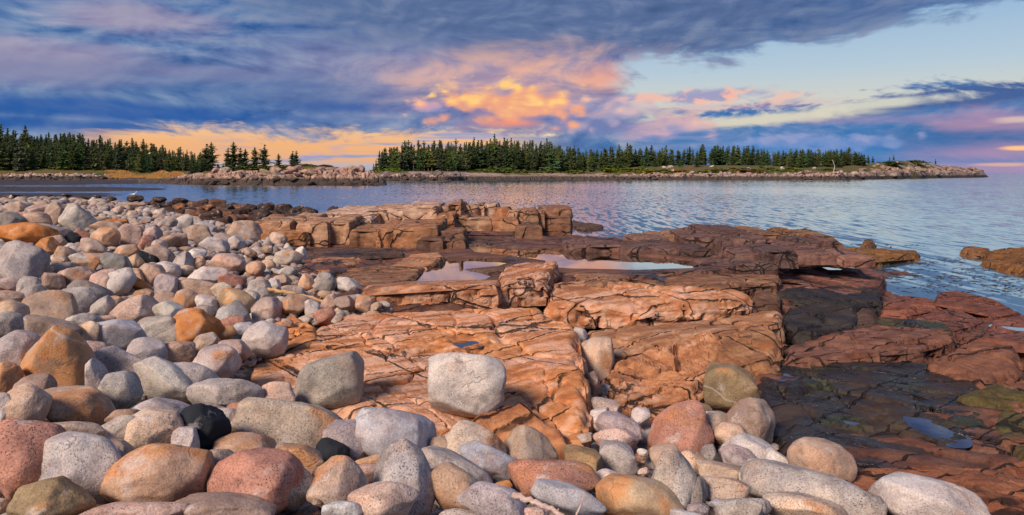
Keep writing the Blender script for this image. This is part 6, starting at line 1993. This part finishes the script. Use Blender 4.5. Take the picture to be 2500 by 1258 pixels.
SHR = [shrub_mesh(k) for k in range(4)]
for (gf, p, tq, sx, sz, c, lab) in [(isl_g, 945, 34, 5, 1.8, (.12, .16, .02), 'bright green bush at the left tip of the island wood'), (isl_g, 920, 34, 4, 1.6, (.14, .12, .03), 'olive bush beside the bright green bush on the island'), (isl_g, 965, 36, 4, 1.8, (.09, .13, .02), 'leafy bush under the first spruces of the island'),
                                    (isl_g, 1170, 34, 6, 1.8, (.08, .11, .02), 'green shrub at the left of the shrub line on the pebble bank'), (isl_g, 1205, 34, 6, 2.4, (.07, .10, .02), 'tall green shrub in the shrub line on the pebble bank'), (isl_g, 1240, 34, 6, 2.2, (.09, .12, .025), 'shrub right in the shrub line on the pebble bank'), (isl_g, 1275, 34, 5, 1.6, (.10, .10, .03), 'last low shrub of the shrub line on the pebble bank'),
                                    (isl_g, 1530, 26, 5, 2.0, (.10, .12, .02), 'yellow-green shrub left on the heath slope'), (isl_g, 1560, 26, 6, 1.8, (.12, .13, .02), 'yellow-green shrub on the heath below the bushy spruce'), (isl_g, 1620, 22, 5, 1.6, (.08, .10, .02), 'green shrub low on the heath slope'), (isl_g, 1790, 26, 5, 1.5, (.14, .10, .02), 'orange-green shrub in the middle of the heath'),
                                    (isl_g, 1880, 28, 5, 1.8, (.10, .12, .02), 'green shrub at the right end of the heath'), (isl_g, 2020, 30, 5, 1.4, (.07, .09, .02), 'dark shrub below the right-hand wood'), (isl_g, 1500, 26, 7, 2.4, (.13, .16, .02), 'bright yellow-green shrub at the left end of the heath'), (isl_g, 1590, 18, 7, 1.6, (.15, .13, .02), 'golden shrub low at the left of the heath'), (isl_g, 1660, 20, 8, 1.6, (.16, .10, .02), 'russet shrub in the heath below the small pointed spruce'), (isl_g, 1750, 20, 8, 1.7, (.11, .12, .02), 'olive shrub below the small spruce right of the broad one'), (isl_g, 1830, 22, 8, 1.7, (.16, .11, .02), 'golden-brown shrub before the short spruce'), (isl_g, 1930, 26, 7, 1.6, (.10, .12, .02), 'green shrub left below the right-hand wood'), (isl_g, 2170, 40, 9, 2.0, (.06, .08, .02), 'dark green scrub on the headland slope'), (isl_g, 2230, 46, 9, 1.8, (.07, .085, .02), 'scrub patch at the top of the headland'), (isl_g, 1330, 34, 7, 1.6, (.10, .11, .025), 'olive shrub at the foot of the main wood on the right'), (isl_g, 1400, 30, 7, 1.8, (.09, .11, .025), 'green shrub near the right end of the pebble bank'),
                                    (pen_g, 590, 20, 5, 1.0, (.055, .07, .016), 'low green scrub under the group of four spruces'), (pen_g, 640, 21, 6, 1.0, (.06, .075, .016), 'low green scrub under the pair of spruces'), (pen_g, 700, 22, 5, 1.0, (.07, .08, .016), 'low scrub right of the pair of spruces'), (pen_g, 745, 23, 4, 1.0, (.09, .075, .02), 'low rusty scrub on top of the point'), (pen_g, 790, 21, 3, .7, (.08, .06, .02), 'last low scrub on the crest of the point'),
                                    (lft_g, 60, 22, 5, 2.2, (.06, .07, .02), 'scrub above the pale rocks at the far left'), (lft_g, 150, 22, 6, 2.4, (.065, .085, .02), 'green scrub above the pale rocks of the left shore'), (lft_g, 190, 22, 5, 2.2, (.05, .07, .02), 'scrub below the middle of the left wood'), (lft_g, 235, 22, 5, 2.0, (.08, .08, .02), 'olive scrub at the start of the marsh grass'), (lft_g, 400, 26, 5, 2.4, (.05, .06, .02), 'dark scrub behind the marsh grass'), (lft_g, 355, 26, 5, 2.2, (.07, .08, .02), 'green scrub behind the middle of the marsh grass')]:
    x, y, z = gf(p, tq)
    o = empty('shrub', (x, y, z - .2))
    o.scale = (sx, sx * .7, sz)
    tag(o, lab, 'shrub')
    obj('foliage', rs.choice(SHR), o, c)
    st_ = obj('stem', SPR[0][0], o)
    st_.scale = (3, 3, .7)


def marsh():
    r = np.random.RandomState(4)
    V_, F_, C_ = [], [], []
    for k in range(9000):
        p = r.uniform(255, 500)
        t_ = 2 + 20 * r.rand() ** .8 * (.75 + .25 * math.sin(p * .05))
        x, y, z = lft_g(p, t_)
        h = r.uniform(.35, .8) * min(1, (p - 250) / 40, (505 - p) / 40 + .2)
        a = r.uniform(-.6, .6)
        w = .22
        i = len(V_)
        V_ += [(x - w, y + a * .2, z - .1), (x + w, y - a * .2, z - .1), (x + a * .5, y, z + h)]
        F_.append((i, i + 1, i + 2))
        c = (.42, .24, .05) if r.rand() < .6 else (.40, .15, .05)
        C_ += [np.array(c) * r.uniform(.7, 1.1)] * 3
    me = mesh('marsh_grass', V_, F_, False)
    a = me.attributes.new('tone', 'FLOAT_COLOR', 'POINT')
    a.data.foreach_set('color', np.c_[np.array(C_), np.ones(len(V_))].astype(np.float32).ravel())
    m, nt, p = new_mat("marsh_grass")
    put(nt, p, 'Base Color', attr(nt, 'tone', out='Color'))
    put(nt, p, 'Roughness', .9)
    me.materials.append(m)
    tag(obj('marsh_grass', me), 'golden and russet marsh grass below the left wood', kind='stuff')


marsh()

# white dead snag on the island shore
tag(branch('dead_tree', [isl_g(2035, 16), tuple(np.array(isl_g(2035, 16)) + (.6, 0, 3.4)), tuple(np.array(isl_g(2035, 16)) + (-.6, 0, 6.5))], .16, wood_mat("dead_wood", (.45, .42, .40), (.6, .57, .54))), 'white dead snag on the island shore below the right-hand wood', 'dead tree')

# floating weed in the cove on the right
def weed():
    r = np.random.RandomState(9)
    V_, F_ = [], []
    reg = [((2150, 690), (2240, 640), 70), ((2250, 720), (2330, 690), 80), ((2300, 690), (2420, 665), 90), ((2400, 725), (2500, 690), 70), ((2200, 650), (2320, 640), 50), ((2170, 680), (2260, 660), 70), ((2330, 660), (2440, 655), 40), ((2430, 710), (2520, 660), 50), ((1400, 572), (1530, 560), 60), ((2060, 600), (2240, 596), 30), ((2300, 640), (2400, 630), 30), ((640, 512), (760, 505), 40), ((430, 495), (560, 505), 40)]
    for (a, b, n) in reg:
        for _ in range(max(4, n // 4)):
            px, py = r.uniform(a[0], b[0]), r.uniform(min(a[1], b[1]), max(a[1], b[1]))
            x, y, _z = at(px, py, 0)
            s = r.uniform(.05, .16) * (y / 20) ** .5
            for q in range(r.randint(3, 7)):
                ox, oy = r.normal(size=2) * s * (3.2, .9)
                ww, hh = s * r.uniform(.3, 1.0), s * r.uniform(.10, .3)
                an = r.uniform(-.5, .5)
                i = len(V_)
                m = 7
                for j in range(m):
                    t = j * 2 * math.pi / m
                    rad = r.uniform(.6, 1.2)
                    u, v = math.cos(t) * ww * rad, math.sin(t) * hh * rad
                    V_.append((x + ox + u * math.cos(an) - v * math.sin(an), y + oy + u * math.sin(an) + v * math.cos(an), .006))
                V_.append((x + ox, y + oy, .012 + hh * .15))
                for j in range(m):
                    F_.append((i + j, i + (j + 1) % m, i + m))
    me = mesh('floating_seaweed', V_, F_, True)
    m, nt, p = new_mat("seaweed")
    n = noise(nt, geo(nt), 6., 4, .6)
    put(nt, p, 'Base Color', mixc(nt, sstep(n, .35, .65), (.020, .014, .010), (.075, .045, .018)))
    put(nt, p, 'Roughness', .4)
    me.materials.append(m)
    tag(obj('floating_seaweed', me), 'dark scraps of seaweed floating on the shallow water', kind='stuff')


weed()


# gull resting on the inlet
def gull():
    x, y, z = at(325, 478, 0.0)
    g = empty('gull', (x, y, 0))
    tag(g, 'small white gull floating on the inlet at the left', 'bird')
    m, nt, p = new_mat("white_feather")
    put(nt, p, 'Base Color', mixc(nt, sstep(noise(nt, geo(nt), 12., 2), .4, .6), (.72, .72, .72), (.8, .8, .8)))
    put(nt, p, 'Roughness', .7)
    m2, nt2, p2 = new_mat("grey_feather")
    put(nt2, p2, 'Base Color', mixc(nt2, sstep(noise(nt2, geo(nt2), 12., 2), .4, .6), (.30, .31, .33), (.36, .37, .4)))
    m3, nt3, p3 = new_mat("yellow_bill")
    put(nt3, p3, 'Base Color', mixc(nt3, sstep(noise(nt3, geo(nt3), 30., 2), .4, .6), (.6, .35, .04), (.65, .4, .06)))
    rings = [(-.34, .01, .22), (-.24, .05, .18), (-.10, .11, .14), (.05, .13, .14), (.16, .10, .17), (.21, .065, .24), (.24, .055, .31), (.28, .06, .37), (.33, .045, .38), (.37, .012, .37)]
    V_, F_ = [], []
    n = 10
    for k, (xx, r_, zz) in enumerate(rings):
        for i in range(n):
            a = i * 2 * math.pi / n
            V_.append((xx, math.cos(a) * r_, zz - .06 + math.sin(a) * r_))
        if k:
            F_ += [((k - 1) * n + i, (k - 1) * n + (i + 1) % n, k * n + (i + 1) % n, k * n + i) for i in range(n)]
    obj('body', mesh('body', V_, F_, True, m), g)
    for s in (-1, 1):
        w = [(-.42, s * .03, .20), (-.20, s * .13, .18), (.06, s * .145, .16), (.14, s * .10, .14), (.06, s * .12, .08), (-.2, s * .11, .10)]
        obj('wing', mesh('wing', w + [(a, b * .85, c) for a, b, c in w], [(0, 1, 4, 5), (1, 2, 3, 4), (6, 7, 10, 11), (7, 8, 9, 10)], True, m2), g)
    obj('bill', mesh('bill', [(.365, .012, .315), (.365, -.012, .315), (.365, 0, .295), (.43, 0, .300)], [(0, 1, 3), (1, 2, 3), (2, 0, 3)], False, m3), g)
    g.scale = (1.5, 1.5, 1.5)


gull()
